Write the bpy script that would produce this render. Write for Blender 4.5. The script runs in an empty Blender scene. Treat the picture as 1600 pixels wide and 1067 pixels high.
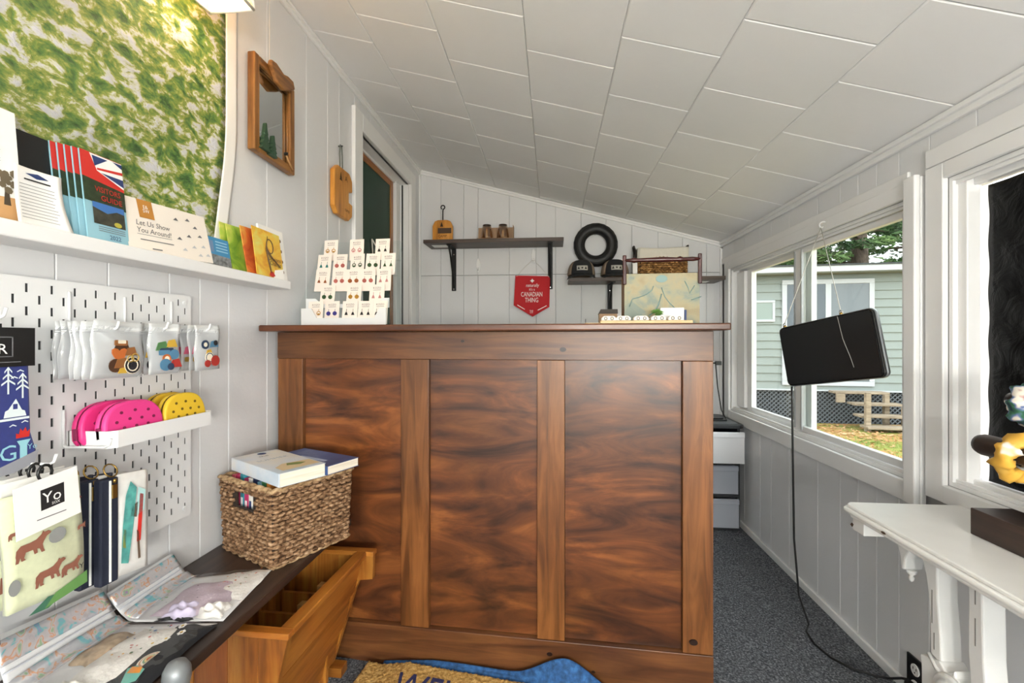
import bpy, math, random
from mathutils import Matrix, Vector
random.seed(7)
R = math.radians
scene = bpy.context.scene
COL = scene.collection

# ------------------------------------------------------------------ camera, world, light, exposure
cam_data = bpy.data.cameras.new('camera')
cam_data.sensor_width = 36.0
cam_data.lens = 36.0 * 711.0 / 1600.0
cam_data.shift_y = -3.5 / 1600.0
cam_data.clip_start = 0.02
cam = bpy.data.objects.new('camera', cam_data)
COL.objects.link(cam)
cam.location = (0, 0, 1.106)
cam.rotation_euler = (R(90), 0, R(5.0636))
scene.camera = cam

world = bpy.data.worlds.new('overcast_sky')
scene.world = world
world.use_nodes = True
bg = world.node_tree.nodes['Background']
bg.inputs[0].default_value = (0.94, 0.97, 1.0, 1)
bg.inputs[1].default_value = 2.0

scene.view_settings.view_transform = 'Standard'
scene.view_settings.look = 'None'
scene.view_settings.gamma = 1
scene.view_settings.use_curve_mapping = False
scene.view_settings.exposure = 1.08
try:
    scene.cycles.use_denoising = True
    scene.cycles.max_bounces = 10
    scene.cycles.diffuse_bounces = 6
    scene.cycles.transparent_max_bounces = 24
    scene.cycles.sample_clamp_indirect = 6
except Exception:
    pass

FILL_LAMP_W = 55.0  # power of each fill lamp added behind the camera
WALL_LANTERN_W = 0.8

# ------------------------------------------------------------------ room numbers (metres)
XL, XR, YB, YF = -0.925, 1.112, 3.105, -1.7
CK = 0.2685
def ceil_z(x): return 2.287 - CK * (x + 0.925)
def floor_z(x): return 0.042 * (XR - x)

# ------------------------------------------------------------------ helpers: meshes
class MB:
    def __init__(s):
        s.v = []; s.f = []; s.sm = []
    def add(s, vs, fs, smooth=False, M=None):
        o = len(s.v)
        if M is not None: vs = [tuple(M @ Vector(p)) for p in vs]
        s.v += [tuple(p) for p in vs]
        for f in fs:
            s.f.append([i + o for i in f]); s.sm.append(smooth)
        return s
    def box(s, x0, x1, y0, y1, z0, z1, M=None):
        vs = [(x0,y0,z0),(x1,y0,z0),(x1,y1,z0),(x0,y1,z0),(x0,y0,z1),(x1,y0,z1),(x1,y1,z1),(x0,y1,z1)]
        fs = [(0,3,2,1),(4,5,6,7),(0,1,5,4),(1,2,6,5),(2,3,7,6),(3,0,4,7)]
        return s.add(vs, fs, False, M)
    def hexa(s, vs, M=None):
        fs = [(0,3,2,1),(4,5,6,7),(0,1,5,4),(1,2,6,5),(2,3,7,6),(3,0,4,7)]
        return s.add(vs, fs, False, M)
    def prism(s, poly, y0, y1, M=None, smooth=False):
        # poly in (x, z), counter-clockwise seen from the front (-y)
        n = len(poly)
        vs = [(p[0], y0, p[1]) for p in poly] + [(p[0], y1, p[1]) for p in poly]
        fs = [tuple(range(n)), tuple(range(2*n-1, n-1, -1))]
        s.add(vs, fs, False, M)
        o = len(s.v) - 2*n
        for i in range(n):
            j = (i+1) % n
            s.f.append([o+i, o+n+i, o+n+j, o+j]); s.sm.append(smooth)
        return s
    def flat(s, poly, y, M=None):
        return s.add([(p[0], y, p[1]) for p in poly], [tuple(range(len(poly)))], False, M)
    def tube(s, pts, r, n=8, closed=False, M=None, flatten=1.0):
        pts = [Vector(p) for p in pts]; k = len(pts)
        rs = r if isinstance(r, (list, tuple)) else [r]*k
        up = None; rings = []
        for i in range(k):
            if closed: t = pts[(i+1) % k] - pts[(i-1) % k]
            else: t = pts[min(i+1, k-1)] - pts[max(i-1, 0)]
            if t.length < 1e-9: t = Vector((0,0,1))
            t.normalize()
            if up is None:
                a = Vector((0,0,1)) if abs(t.z) < .9 else Vector((1,0,0))
                up = (a - t*a.dot(t)).normalized()
            else:
                up = up - t*up.dot(t)
                if up.length < 1e-6: up = t.orthogonal()
                up.normalize()
            b = t.cross(up)
            rings.append([tuple(pts[i] + (up*math.cos(q)*flatten + b*math.sin(q))*rs[i]) for q in [2*math.pi*j/n for j in range(n)]])
        vs = [p for g in rings for p in g]; fs = []
        m = k if closed else k-1
        for i in range(m):
            for j in range(n):
                a = i*n+j; b2 = i*n+(j+1) % n; c = ((i+1) % k)*n+(j+1) % n; d = ((i+1) % k)*n+j
                fs.append((a, b2, c, d))
        s.add(vs, fs, True, M)
        if not closed:
            o = len(s.v) - len(vs)
            s.f.append([o+j for j in range(n-1,-1,-1)]); s.sm.append(False)
            s.f.append([o+(k-1)*n+j for j in range(n)]); s.sm.append(False)
        return s
    def lathe(s, prof, n=20, M=None, arc=None):
        vs = []; fs = []; k = len(prof)
        for (r, z) in prof:
            for j in range(n):
                q = 2*math.pi*j/n
                vs.append((r*math.cos(q), r*math.sin(q), z))
        for i in range(k-1):
            for j in range(n):
                fs.append((i*n+j, i*n+(j+1) % n, (i+1)*n+(j+1) % n, (i+1)*n+j))
        s.add(vs, fs, True, M)
        o = len(s.v) - len(vs)
        if prof[0][0] > 1e-5: s.f.append([o+j for j in range(n-1,-1,-1)]); s.sm.append(False)
        if prof[-1][0] > 1e-5: s.f.append([o+(k-1)*n+j for j in range(n)]); s.sm.append(False)
        return s
    def grid(s, nx, nz, fn, M=None, smooth=True):
        vs = [fn(i/nx, j/nz) for j in range(nz+1) for i in range(nx+1)]
        fs = [(j*(nx+1)+i, j*(nx+1)+i+1, (j+1)*(nx+1)+i+1, (j+1)*(nx+1)+i) for j in range(nz) for i in range(nx)]
        return s.add(vs, fs, smooth, M)
    def slab(s, nx, nz, fn, th, M=None):
        # front surface fn(u,v) and a back one th further along +y, closed round the rim
        a = [fn(i/nx, j/nz) for j in range(nz+1) for i in range(nx+1)]
        tf = th if callable(th) else (lambda u, v: th)
        b = [(p[0], p[1]+tf((q % (nx+1))/nx, (q//(nx+1))/nz), p[2]) for q, p in enumerate(a)]
        n = len(a); w = nx+1
        fs = []
        for j in range(nz):
            for i in range(nx):
                f = (j*w+i, j*w+i+1, (j+1)*w+i+1, (j+1)*w+i)
                fs.append(f); fs.append(tuple(n+q for q in reversed(f)))
        rim = [i for i in range(w)] + [j*w+nx for j in range(1, nz+1)] + [nz*w+i for i in range(nx-1,-1,-1)] + [j*w for j in range(nz-1,0,-1)]
        for q in range(len(rim)):
            a0, b0 = rim[q], rim[(q+1) % len(rim)]
            fs.append((b0, a0, n+a0, n+b0))
        return s.add(a+b, fs, True, M)
    def mesh(s, name):
        me = bpy.data.meshes.new(name)
        me.from_pydata(s.v, [], s.f); me.update()
        me.polygons.foreach_set('use_smooth', s.sm)
        return me

def frustum(x0, x1, y0, y1, z0, z1, c):
    # board whose front (y0) face is inset by c: a chamfered plank or tile
    m = MB()
    m.hexa([(x0+c,y0,z0+c),(x1-c,y0,z0+c),(x1,y0+c,z0),(x0,y0+c,z0),(x0+c,y0,z1-c),(x1-c,y0,z1-c),(x1,y0+c,z1),(x0,y0+c,z1)])
    m.box(x0, x1, y0+c, y1, z0, z1)
    return m

def obj(name, mb, mat=None, parent=None, bevel=0, seg=2, solid=0, sub=0, kind=None, label=None):
    me = mb if isinstance(mb, bpy.types.Mesh) else mb.mesh(name)
    o = bpy.data.objects.new(name, me)
    COL.objects.link(o)
    if mat and not me.materials: me.materials.append(mat)
    if parent: o.parent = parent
    if solid:
        d = o.modifiers.new('solid', 'SOLIDIFY'); d.thickness = solid; d.offset = 0
    if bevel:
        b = o.modifiers.new('bevel', 'BEVEL'); b.width = bevel; b.segments = seg; b.limit_method = 'ANGLE'; b.angle_limit = R(40)
    if sub:
        d = o.modifiers.new('sub', 'SUBSURF'); d.levels = sub; d.render_levels = sub
    if kind: o['kind'] = kind
    if label: o['label'] = label
    return o

def tag(o, label, cat, group=None, kind=None):
    o['label'] = label; o['category'] = cat
    if group: o['group'] = group
    if kind: o['kind'] = kind
    return o

def thing(name, label, cat, loc=(0,0,0), rz=0, group=None, rx=0, ry=0):
    o = bpy.data.objects.new(name, None)
    o.empty_display_size = .05
    COL.objects.link(o)
    o.location = loc; o.rotation_euler = (R(rx), R(ry), R(rz))
    return tag(o, label, cat, group)

def struct(name, mb=None, mat=None, loc=(0,0,0), rz=0, **k):
    if mb is None:
        o = bpy.data.objects.new(name, None); COL.objects.link(o)
    else:
        o = obj(name, mb, mat, **k)
    o.location = loc; o.rotation_euler = (0, 0, R(rz)); o['kind'] = 'structure'
    return o

def copy_tree(o, parent=None):
    c = o.copy(); COL.objects.link(c); c.parent = parent
    for ch in list(o.children): copy_tree(ch, c)
    return c

_txt = {}
def text_geo(body, size, align='CENTER', shear=0, space=1.0):
    key = (body, size, align, shear, space)
    if key in _txt: return _txt[key]
    cu = bpy.data.curves.new('lettering', 'FONT')
    cu.body = body; cu.size = size; cu.align_x = align; cu.shear = shear; cu.space_line = space
    cu.resolution_u = 2
    o = bpy.data.objects.new('lettering', cu); COL.objects.link(o)
    dg = bpy.context.evaluated_depsgraph_get()
    me = o.evaluated_get(dg).to_mesh()
    vs = [tuple(v.co) for v in me.vertices]; fs = [tuple(p.vertices) for p in me.polygons]
    bpy.data.objects.remove(o); bpy.data.curves.remove(cu)
    _txt[key] = (vs, fs)
    return vs, fs
def lettering(parent, body, x, z, size, mat, y, align='CENTER', bold=1.0, rot=0, sx=1.0, shear=0, space=1.0, name='lettering', fn=None):
    vs, fs = text_geo(body, size, align, shear, space)
    c, s_ = math.cos(R(rot)), math.sin(R(rot))
    P = []
    for (a, b, _) in vs:
        a *= sx
        p = (x + a*c - b*s_, y, z + a*s_ + b*c)
        P.append(fn(p) if fn else p)
    m = MB(); m.add(P, fs)
    return obj(name, m, mat, parent)
def decal(parent, poly, y, mat, name='printed_shape', fn=None):
    m = MB()
    ps = [(p[0], y, p[1]) for p in poly]
    if fn: ps = [fn(p) for p in ps]
    m.add(ps, [tuple(range(len(ps)))])
    return obj(name, m, mat, parent)
def circle(cx, cz, rx, rz=None, n=14, a0=0, a1=360):
    rz = rx if rz is None else rz
    full = abs(a1-a0) >= 360
    return [(cx+rx*math.cos(R(a0+(a1-a0)*i/(n if full else n-1))), cz+rz*math.sin(R(a0+(a1-a0)*i/(n if full else n-1)))) for i in range(n)]
def rrect(x0, x1, z0, z1, r, n=4):
    out = []
    for (cx, cz, a) in ((x1-r,z0+r,-90),(x1-r,z1-r,0),(x0+r,z1-r,90),(x0+r,z0+r,180)):
        for i in range(n+1):
            q = R(a+90*i/n); out.append((cx+r*math.cos(q), cz+r*math.sin(q)))
    return out

# ------------------------------------------------------------------ helpers: materials
def srgb(h):
    if isinstance(h, (tuple, list)): return tuple(h)[:3]
    h = h.lstrip('#'); c = [int(h[i:i+2], 16)/255 for i in (0,2,4)]
    return tuple(x/12.92 if x <= .04045 else ((x+.055)/1.055)**2.4 for x in c)
_mats = {}
def mat(name, col, rough=.5, metal=0, noise=0, nscale=20, bump=0, bscale=60, spec=.5, emit=0, sheen=0, stretch=(1,1,1)):
    if name in _mats: return _mats[name]
    m = bpy.data.materials.new(name); m.use_nodes = True
    nt = m.node_tree; b = nt.nodes['Principled BSDF']
    c = srgb(col)
    b.inputs['Base Color'].default_value = (*c, 1)
    b.inputs['Roughness'].default_value = rough
    b.inputs['Metallic'].default_value = metal
    b.inputs['Specular IOR Level'].default_value = spec
    if sheen: b.inputs['Sheen Weight'].default_value = sheen
    if emit:
        b.inputs['Emission Color'].default_value = (*c, 1); b.inputs['Emission Strength'].default_value = emit
    if noise or bump:
        tc = nt.nodes.new('ShaderNodeTexCoord'); mp = nt.nodes.new('ShaderNodeMapping')
        mp.inputs['Scale'].default_value = stretch
        nt.links.new(tc.outputs['Object'], mp.inputs['Vector'])
    if noise:
        n = nt.nodes.new('ShaderNodeTexNoise'); n.inputs['Scale'].default_value = nscale; n.inputs['Detail'].default_value = 5
        nt.links.new(mp.outputs[0], n.inputs['Vector'])
        r = nt.nodes.new('ShaderNodeValToRGB')
        r.color_ramp.elements[0].position = .3; r.color_ramp.elements[1].position = .7
        r.color_ramp.elements[0].color = (*[x*(1-noise) for x in c], 1)
        r.color_ramp.elements[1].color = (*[min(1, x*(1+noise)) for x in c], 1)
        nt.links.new(n.outputs['Fac'], r.inputs[0]); nt.links.new(r.outputs[0], b.inputs['Base Color'])
    if bump:
        n2 = nt.nodes.new('ShaderNodeTexNoise'); n2.inputs['Scale'].default_value = bscale; n2.inputs['Detail'].default_value = 4
        nt.links.new(mp.outputs[0], n2.inputs['Vector'])
        bp = nt.nodes.new('ShaderNodeBump'); bp.inputs['Strength'].default_value = bump; bp.inputs['Distance'].default_value = .01
        nt.links.new(n2.outputs['Fac'], bp.inputs['Height']); nt.links.new(bp.outputs[0], b.inputs['Normal'])
    _mats[name] = m
    return m

def ramp_mat(name, stops, scale=8, stretch=(1,1,1), detail=6, distort=0, rough=.5, bump=0, bdist=.01, rand=False, blotch=None, metal=0, spec=.5, nrough=.55, sheen=0):
    """noise driven colour ramp; stretch squeezes the pattern along an axis (wood grain, weave)"""
    if name in _mats: return _mats[name]
    m = bpy.data.materials.new(name); m.use_nodes = True
    nt = m.node_tree; b = nt.nodes['Principled BSDF']; L = nt.links.new
    b.inputs['Roughness'].default_value = rough; b.inputs['Metallic'].default_value = metal
    b.inputs['Specular IOR Level'].default_value = spec
    if sheen: b.inputs['Sheen Weight'].default_value = sheen
    tc = nt.nodes.new('ShaderNodeTexCoord'); vec = tc.outputs['Object']
    if rand:
        oi = nt.nodes.new('ShaderNodeObjectInfo'); mu = nt.nodes.new('ShaderNodeMath'); mu.operation = 'MULTIPLY'; mu.inputs[1].default_value = 17.0
        L(oi.outputs['Random'], mu.inputs[0])
        va = nt.nodes.new('ShaderNodeVectorMath'); va.operation = 'ADD'
        L(vec, va.inputs[0]); L(mu.outputs[0], va.inputs[1]); vec = va.outputs[0]
    mp = nt.nodes.new('ShaderNodeMapping'); mp.inputs['Scale'].default_value = stretch
    L(vec, mp.inputs['Vector'])
    n = nt.nodes.new('ShaderNodeTexNoise'); n.inputs['Scale'].default_value = scale; n.inputs['Detail'].default_value = detail
    n.inputs['Distortion'].default_value = distort; n.inputs['Roughness'].default_value = nrough
    L(mp.outputs[0], n.inputs['Vector'])
    r = nt.nodes.new('ShaderNodeValToRGB')
    while len(r.color_ramp.elements) < len(stops): r.color_ramp.elements.new(.5)
    for e, (p, c) in zip(r.color_ramp.elements, stops):
        e.position = p; e.color = (*srgb(c), 1)
    L(n.outputs['Fac'], r.inputs[0]); out = r.outputs[0]
    if blotch:
        bs, lo, hi = blotch
        n3 = nt.nodes.new('ShaderNodeTexNoise'); n3.inputs['Scale'].default_value = bs; n3.inputs['Detail'].default_value = 3; n3.inputs['Distortion'].default_value = .6
        L(vec, n3.inputs['Vector'])
        mr = nt.nodes.new('ShaderNodeMapRange'); mr.inputs[1].default_value = .3; mr.inputs[2].default_value = .7; mr.inputs[3].default_value = lo; mr.inputs[4].default_value = hi
        L(n3.outputs['Fac'], mr.inputs[0])
        mx = nt.nodes.new('ShaderNodeMix'); mx.data_type = 'RGBA'; mx.blend_type = 'MULTIPLY'; mx.inputs[0].default_value = 1
        L(out, mx.inputs[6]); L(mr.outputs[0], mx.inputs[7]); out = mx.outputs[2]
    L(out, b.inputs['Base Color'])
    if bump:
        bp = nt.nodes.new('ShaderNodeBump'); bp.inputs['Strength'].default_value = bump; bp.inputs['Distance'].default_value = bdist
        L(n.outputs['Fac'], bp.inputs['Height']); L(bp.outputs[0], b.inputs['Normal'])
    _mats[name] = m
    return m

def clear_mat(name, tint='#ffffff', gloss=.08, rough=.05, milky=0.0, milk='#ffffff', edge=.4):
    """thin clear sheet: see-through with a faint reflection, optionally milky"""
    if name in _mats: return _mats[name]
    m = bpy.data.materials.new(name); m.use_nodes = True
    nt = m.node_tree; nt.nodes.remove(nt.nodes['Principled BSDF']); L = nt.links.new
    out = nt.nodes['Material Output']
    t = nt.nodes.new('ShaderNodeBsdfTransparent'); t.inputs[0].default_value = (*srgb(tint), 1)
    g = nt.nodes.new('ShaderNodeBsdfGlossy'); g.inputs['Roughness'].default_value = rough
    lw = nt.nodes.new('ShaderNodeLayerWeight'); lw.inputs[0].default_value = .5
    pw = nt.nodes.new('ShaderNodeMath'); pw.operation = 'POWER'; pw.inputs[1].default_value = 4
    L(lw.outputs['Facing'], pw.inputs[0])
    ad = nt.nodes.new('ShaderNodeMath'); ad.operation = 'MULTIPLY_ADD'; ad.inputs[1].default_value = edge; ad.inputs[2].default_value = gloss*.35
    L(pw.outputs[0], ad.inputs[0])
    mx = nt.nodes.new('ShaderNodeMixShader'); L(ad.outputs[0], mx.inputs[0]); L(t.outputs[0], mx.inputs[1]); L(g.outputs[0], mx.inputs[2])
    last = mx.outputs[0]
    if milky:
        d = nt.nodes.new('ShaderNodeBsdfDiffuse'); d.inputs[0].default_value = (*srgb(milk), 1)
        m2 = nt.nodes.new('ShaderNodeMixShader'); m2.inputs[0].default_value = milky
        L(last, m2.inputs[1]); L(d.outputs[0], m2.inputs[2]); last = m2.outputs[0]
    L(last, out.inputs['Surface'])
    _mats[name] = m
    return m

PAINT = mat('white_wall_paint', '#dbdcde', .5, noise=.02, nscale=3, bump=.04, bscale=90)
PAINT_R = PAINT
TRIM = mat('white_gloss_trim', '#e8e8e8', .38, noise=.015, nscale=5)
CEILP = mat('white_ceiling_tile', '#ebebeb', .7, noise=.02, nscale=2.5, bump=.05, bscale=40)
GREYBACK = mat('grey_backing', '#a6a6a6', .7)
VINYL = mat('white_vinyl_frame', '#ececec', .3)
GLASS = clear_mat('window_glass', '#f4f8f6', .05, .02)
BLACK = mat('black_plastic', '#151516', .35)
BLACKMETAL = mat('black_steel', '#1a1a1b', .45, metal=.3)
STEEL = mat('bright_steel', '#c9c9c9', .25, metal=1)
BRASS = mat('brass', '#a8894c', .3, metal=1)
WHITEP = mat('white_card_stock', '#efeeec', .6)
CREAM = mat('cream_card_stock', '#ece4da', .6)
INK = mat('black_ink', '#1c1b1c', .6)
GREYINK = mat('grey_ink', '#6d6d70', .6)
REDINK = mat('red_ink', '#c22a22', .55)
WHITEINK = mat('white_ink', '#f4f2ef', .6)
BLUEINK = mat('blue_ink', '#23386b', .55)
CORD = mat('white_string', '#dcdad4', .8)
PLYWOOD = ramp_mat('stained_plywood', [(.28,'#2b170e'),(.42,'#4f2c18'),(.54,'#693b1d'),(.66,'#845027'),(.8,'#62371d')], scale=2.4, stretch=(1,1,4.2), distort=1.9, rough=.34, blotch=(2.4,.5,1.25), nrough=.6, rand=True, detail=8)
PINE_V = ramp_mat('stained_pine_upright', [(.25,'#43240f'),(.45,'#6b401d'),(.6,'#805129'),(.78,'#5f381a')], scale=5, stretch=(7,7,.6), distort=.8, rough=.36, blotch=(3,.7,1.15), rand=True, detail=7)
PINE_H = ramp_mat('stained_pine_rail', [(.25,'#3a2012'),(.45,'#5c371f'),(.6,'#714827'),(.78,'#52311b')], scale=5, stretch=(.6,7,7), distort=.8, rough=.36, blotch=(3,.72,1.12), rand=True, detail=7)
TOPWOOD = ramp_mat('stained_counter_top', [(.25,'#2e160b'),(.5,'#552e19'),(.75,'#6e4126')], scale=5, stretch=(.5,8,8), distort=.5, rough=.3, detail=7)
ORANGE_PINE_Y = ramp_mat('varnished_pine', [(.25,'#6b3712'),(.45,'#995a20'),(.62,'#ac6f2c'),(.8,'#824819')], scale=5, stretch=(.7,7,7), distort=.7, rough=.33, blotch=(4,.72,1.15), rand=True, detail=7)
ORANGE_PINE_Z = ramp_mat('varnished_pine_upright', [(.25,'#5f3012'),(.45,'#96591f'),(.62,'#ad7530'),(.8,'#7b4418')], scale=5, stretch=(8,8,.7), distort=.5, rough=.33, blotch=(4,.7,1.15), rand=True, detail=7)
DARKWOOD = ramp_mat('dark_walnut', [(.25,'#1d1411'),(.5,'#33241d'),(.75,'#46332a')], scale=5, stretch=(.6,9,9), distort=.4, rough=.4, rand=True, detail=7)
SHELFWOOD = ramp_mat('grey_brown_shelf_wood', [(.25,'#30261f'),(.5,'#4d3f37'),(.75,'#62544b')], scale=5, stretch=(.6,9,9), distort=.4, rough=.45, rand=True, detail=7)
HONEY = ramp_mat('honey_wood', [(.3,'#9a5f1c'),(.5,'#c4842f'),(.75,'#d6994a')], scale=6, stretch=(6,6,1), distort=.3, rough=.35)
KRAFT = mat('kraft_card', '#a4876a', .75, noise=.06, nscale=30)
PAGES = ramp_mat('book_pages', [(.3,'#d8cdb8'),(.6,'#ece4d4')], scale=30, stretch=(.2,.2,14), rough=.8)
# ================================================================== STRUCTURE
# floor: porch floor falling gently towards the window side
CARPET = ramp_mat('charcoal_carpet', [(.3,'#303236'),(.47,'#55585d'),(.56,'#71747a'),(.7,'#a0a3a8')], scale=150, detail=3, rough=.95, bump=.8, bdist=.006, nrough=.7, spec=.1)
def floor_hexa(x0, x1, y0, y1, t=.08):
    m = MB()
    m.hexa([(x0,y0,floor_z(x0)-t),(x1,y0,floor_z(x1)-t),(x1,y1,floor_z(x1)-t),(x0,y1,floor_z(x0)-t),
            (x0,y0,floor_z(x0)),(x1,y0,floor_z(x1)),(x1,y1,floor_z(x1)),(x0,y1,floor_z(x0))])
    return m
struct('floor', floor_hexa(XL-.02, XR+.02, YF-.02, YB+.02), CARPET)

def plank(x0, x1, z0, za, zb=None, c=.0016, t=.012, y=0):
    zb = za if zb is None else zb
    m = MB()
    m.hexa([(x0+c,y,z0+c*.5),(x1-c,y,z0+c*.5),(x1,y+c,z0),(x0,y+c,z0),(x0+c,y,za-c*.5),(x1-c,y,zb-c*.5),(x1,y+c,zb),(x0,y+c,za)])
    m.box(x0, x1, y+c, y+t, z0, min(za, zb))
    return m
def boards(cuts, lo, hi):
    c = sorted([q for q in cuts if lo < q < hi]); e = [lo]+c+[hi]
    return list(zip(e[:-1], e[1:]))

# left wall ---------------------------------------------------------
m = MB(); t0, t1 = .0125, .11
m.box(YF, 2.09, t0, t1, -.05, 2.40); m.box(2.895, YB+.1, t0, t1, -.05, 2.40); m.box(2.09, 2.895, t0, t1, 2.13, 2.40)
wall_left = struct('wall_left', m, GREYBACK, (XL,0,0), 90)
cutsL = [-1.55,-1.39,-1.2,-1.02,-.9,-.74,-.52,-.4,-.22,-.08,.07,.25,.36,.5,.62,.772,.873,1.025,1.121,1.228,1.404,1.642,1.805,1.909,2.06,2.25,2.37,2.55,2.73,2.93,3.02]
g = .0008
for a, b in boards(cutsL, YF, YB-.002):
    z0 = floor_z(XL)+.002
    for (p, q, zz) in ((a, min(b, 2.115), z0), (max(a, 2.115), min(b, 2.87), 2.105), (max(a, 2.87), b, z0)):
        if q-p > .012: obj('plank', plank(p+g, q-g, zz, 2.285), PAINT, wall_left)

# back wall ---------------------------------------------------------
m = MB(); m.prism([(XL-.12,-.05),(XR+.12,-.05),(XR+.12,1.95),(XL-.12,2.5)], .0125, .11)
wall_back = struct('wall_back', m, GREYBACK, (0,YB,0))
cutsB = [-.771,-.61,-.51,-.293,-.109,.022,.194,.36,.53,.701,.86,1.014]
for a, b in boards(cutsB, XL+.002, XR-.002):
    obj('plank', plank(a+g, b-g, floor_z(a)+.002, 1.5455), PAINT, wall_back)
    obj('plank', plank(a+g, b-g, 1.5485, ceil_z(a)-.001, ceil_z(b)-.001), PAINT, wall_back)

# right wall --------------------------------------------------------
W1 = (1.523, 2.955, .665, 1.545); W2 = (.35, 1.385, .695, 1.56); W3 = (-1.5, -.62, .5, 1.56)
m = MB()
def rb(y0, y1, z0, z1): m.box(-y1, -y0, .0125, .11, z0, z1)
rb(YF-.1, YB+.1, -.05, .5); rb(YF-.1, YB+.1, 1.565, 1.85)
rb(W1[1], YB+.1, .5, 1.565); rb(W2[1], W1[0], .5, 1.565); rb(W3[1], W2[0], .5, 1.565); rb(YF-.1, W3[0], .5, 1.565)
rb(W1[0], W1[1], .5, W1[2]); rb(W1[0], W1[1], W1[3], 1.565); rb(W2[0], W2[1], .5, W2[2])
wall_right = struct('wall_right', m, GREYBACK, (XR,0,0), -90)
cutsR = [-1.5,-1.3,-1.18,-1.0,-.8,-.62,-.5,-.3,-.15,.05,.17,.35,.55,.66,.85,1.0,1.14,1.3,1.45,1.569,1.67,1.766,1.869,2.019,2.25,2.428,2.55,2.75,2.9]
for a, b in boards(cutsR, YF, YB-.014):
    obj('plank', plank(-b+g, -a-g, .002, .6), PAINT_R, wall_right)
    obj('plank', plank(-b+g, -a-g, 1.597, 1.72), PAINT_R, wall_right)
for a, b in ((W3[1]+.07, W2[0]-.07), (YF, W3[0]-.07)):
    obj('plank', plank(-b+g, -a-g, .604, 1.594), PAINT_R, wall_right)

# wall behind the camera: big daylight opening -----------------------
m = MB()
m.prism([(XL-.12,-.05),(-.72,-.05),(-.72,2.2),(XL-.12,2.42)], -.1, 0)
m.prism([(.9,-.05),(XR+.12,-.05),(XR+.12,1.74),(.9,1.79)], -.1, 0)
m.box(-.72, .9, -.1, 0, -.05, .18)
m.prism([(-.72,1.72),(.9,1.72),(.9,1.79),(-.72,2.2)], -.1, 0)
wall_front = struct('wall_front', m, PAINT, (0,YF,0))
m = MB()
for x0, x1, z0, z1 in ((-.72,-.66,.18,1.72),(.84,.9,.18,1.72),(.06,.12,.18,1.72),(-.66,.06,.18,.24),(.12,.84,.18,.24),(-.66,.06,1.66,1.72),(.12,.84,1.66,1.72)): m.box(x0,x1,-.07,-.02,z0,z1)
window_4 = struct('window_4', m, VINYL, (0,YF,0))
obj('pane', MB().box(-.66,.06,-.048,-.044,.24,1.66), GLASS, window_4); obj('pane', MB().box(.12,.84,-.048,-.044,.24,1.66), GLASS, window_4)

# ceiling of square tiles -------------------------------------------
m = MB()
m.hexa([(XL-.12,YF-.1,ceil_z(XL-.12)+.014),(XR+.12,YF-.1,ceil_z(XR+.12)+.014),(XR+.12,YB+.1,ceil_z(XR+.12)+.014),(XL-.12,YB+.1,ceil_z(XL-.12)+.014),
        (XL-.12,YF-.1,ceil_z(XL-.12)+.1),(XR+.12,YF-.1,ceil_z(XR+.12)+.1),(XR+.12,YB+.1,ceil_z(XR+.12)+.1),(XL-.12,YB+.1,ceil_z(XL-.12)+.1)])
ceiling = struct('ceiling', m, GREYBACK)
def tile(x0, x1, y0, y1, c=.003, t=.013):
    m = MB(); za, zb = ceil_z(x0), ceil_z(x1); zi, zj = ceil_z(x0+c), ceil_z(x1-c)
    m.hexa([(x0+c,y0+c,zi),(x1-c,y0+c,zj),(x1-c,y1-c,zj),(x0+c,y1-c,zi),(x0,y0,za+c),(x1,y0,zb+c),(x1,y1,zb+c),(x0,y1,za+c)])
    m.hexa([(x0,y0,za+c),(x1,y0,zb+c),(x1,y1,zb+c),(x0,y1,za+c),(x0,y0,za+t),(x1,y0,zb+t),(x1,y1,zb+t),(x0,y1,za+t)])
    return m
edges = [XL,-.67,-.385,-.085,.2,.48,.795,XR]
for k in range(7):
    base = 1.655 if k % 2 == 0 else 1.81
    js = [YF] + [base+.31*i for i in range(-12, 6) if YF+.05 < base+.31*i < YB-.03] + [YB]
    for a, b in zip(js[:-1], js[1:]):
        obj('tile', tile(edges[k]+.0007, edges[k+1]-.0007, a+.001, b-.001), CEILP, ceiling)

# crown mouldings, corner strips, baseboard ---------------------------
def strip(name, pts, w, t, M, mt=TRIM):
    pass
m = MB()   # left crown: small cove along Y
for q, (o, h) in enumerate(((.012,.03),(.02,.014))): m.box(YF, YB, -o, 0, 2.284-h-CK*0, 2.284-.003)
struct('trim_1', m, TRIM, (XL,0,0), 90, bevel=.003)
m = MB()
for (o, h) in ((.012,.03),(.02,.014)):
    m.hexa([(XL,-o,ceil_z(XL)-h),(XR,-o,ceil_z(XR)-h),(XR,0,ceil_z(XR)-h),(XL,0,ceil_z(XL)-h),(XL,-o,ceil_z(XL)-.001),(XR,-o,ceil_z(XR)-.001),(XR,0,ceil_z(XR)-.001),(XL,0,ceil_z(XL)-.001)])
struct('trim_2', m, TRIM, (0,YB,0), 0, bevel=.003)
m = MB()
for (o, h) in ((.014,.034),(.024,.016)): m.box(-YB, -YF, -o, 0, 1.742-h, 1.742)
struct('trim_3', m, TRIM, (XR,0,0), -90, bevel=.003)
struct('trim_4', MB().box(XL,XL+.014,-.014,0,floor_z(XL),2.25), TRIM, (0,YB,0), bevel=.003)
struct('trim_5', MB().box(XR-.016,XR,-.016,0,.0,1.70), TRIM, (0,YB,0), bevel=.004)
m = MB(); m.box(-YB+.02, -YF, -.012, 0, 0, .035); struct('baseboard_right', m, TRIM, (XR,0,0), -90, bevel=.004)

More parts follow.
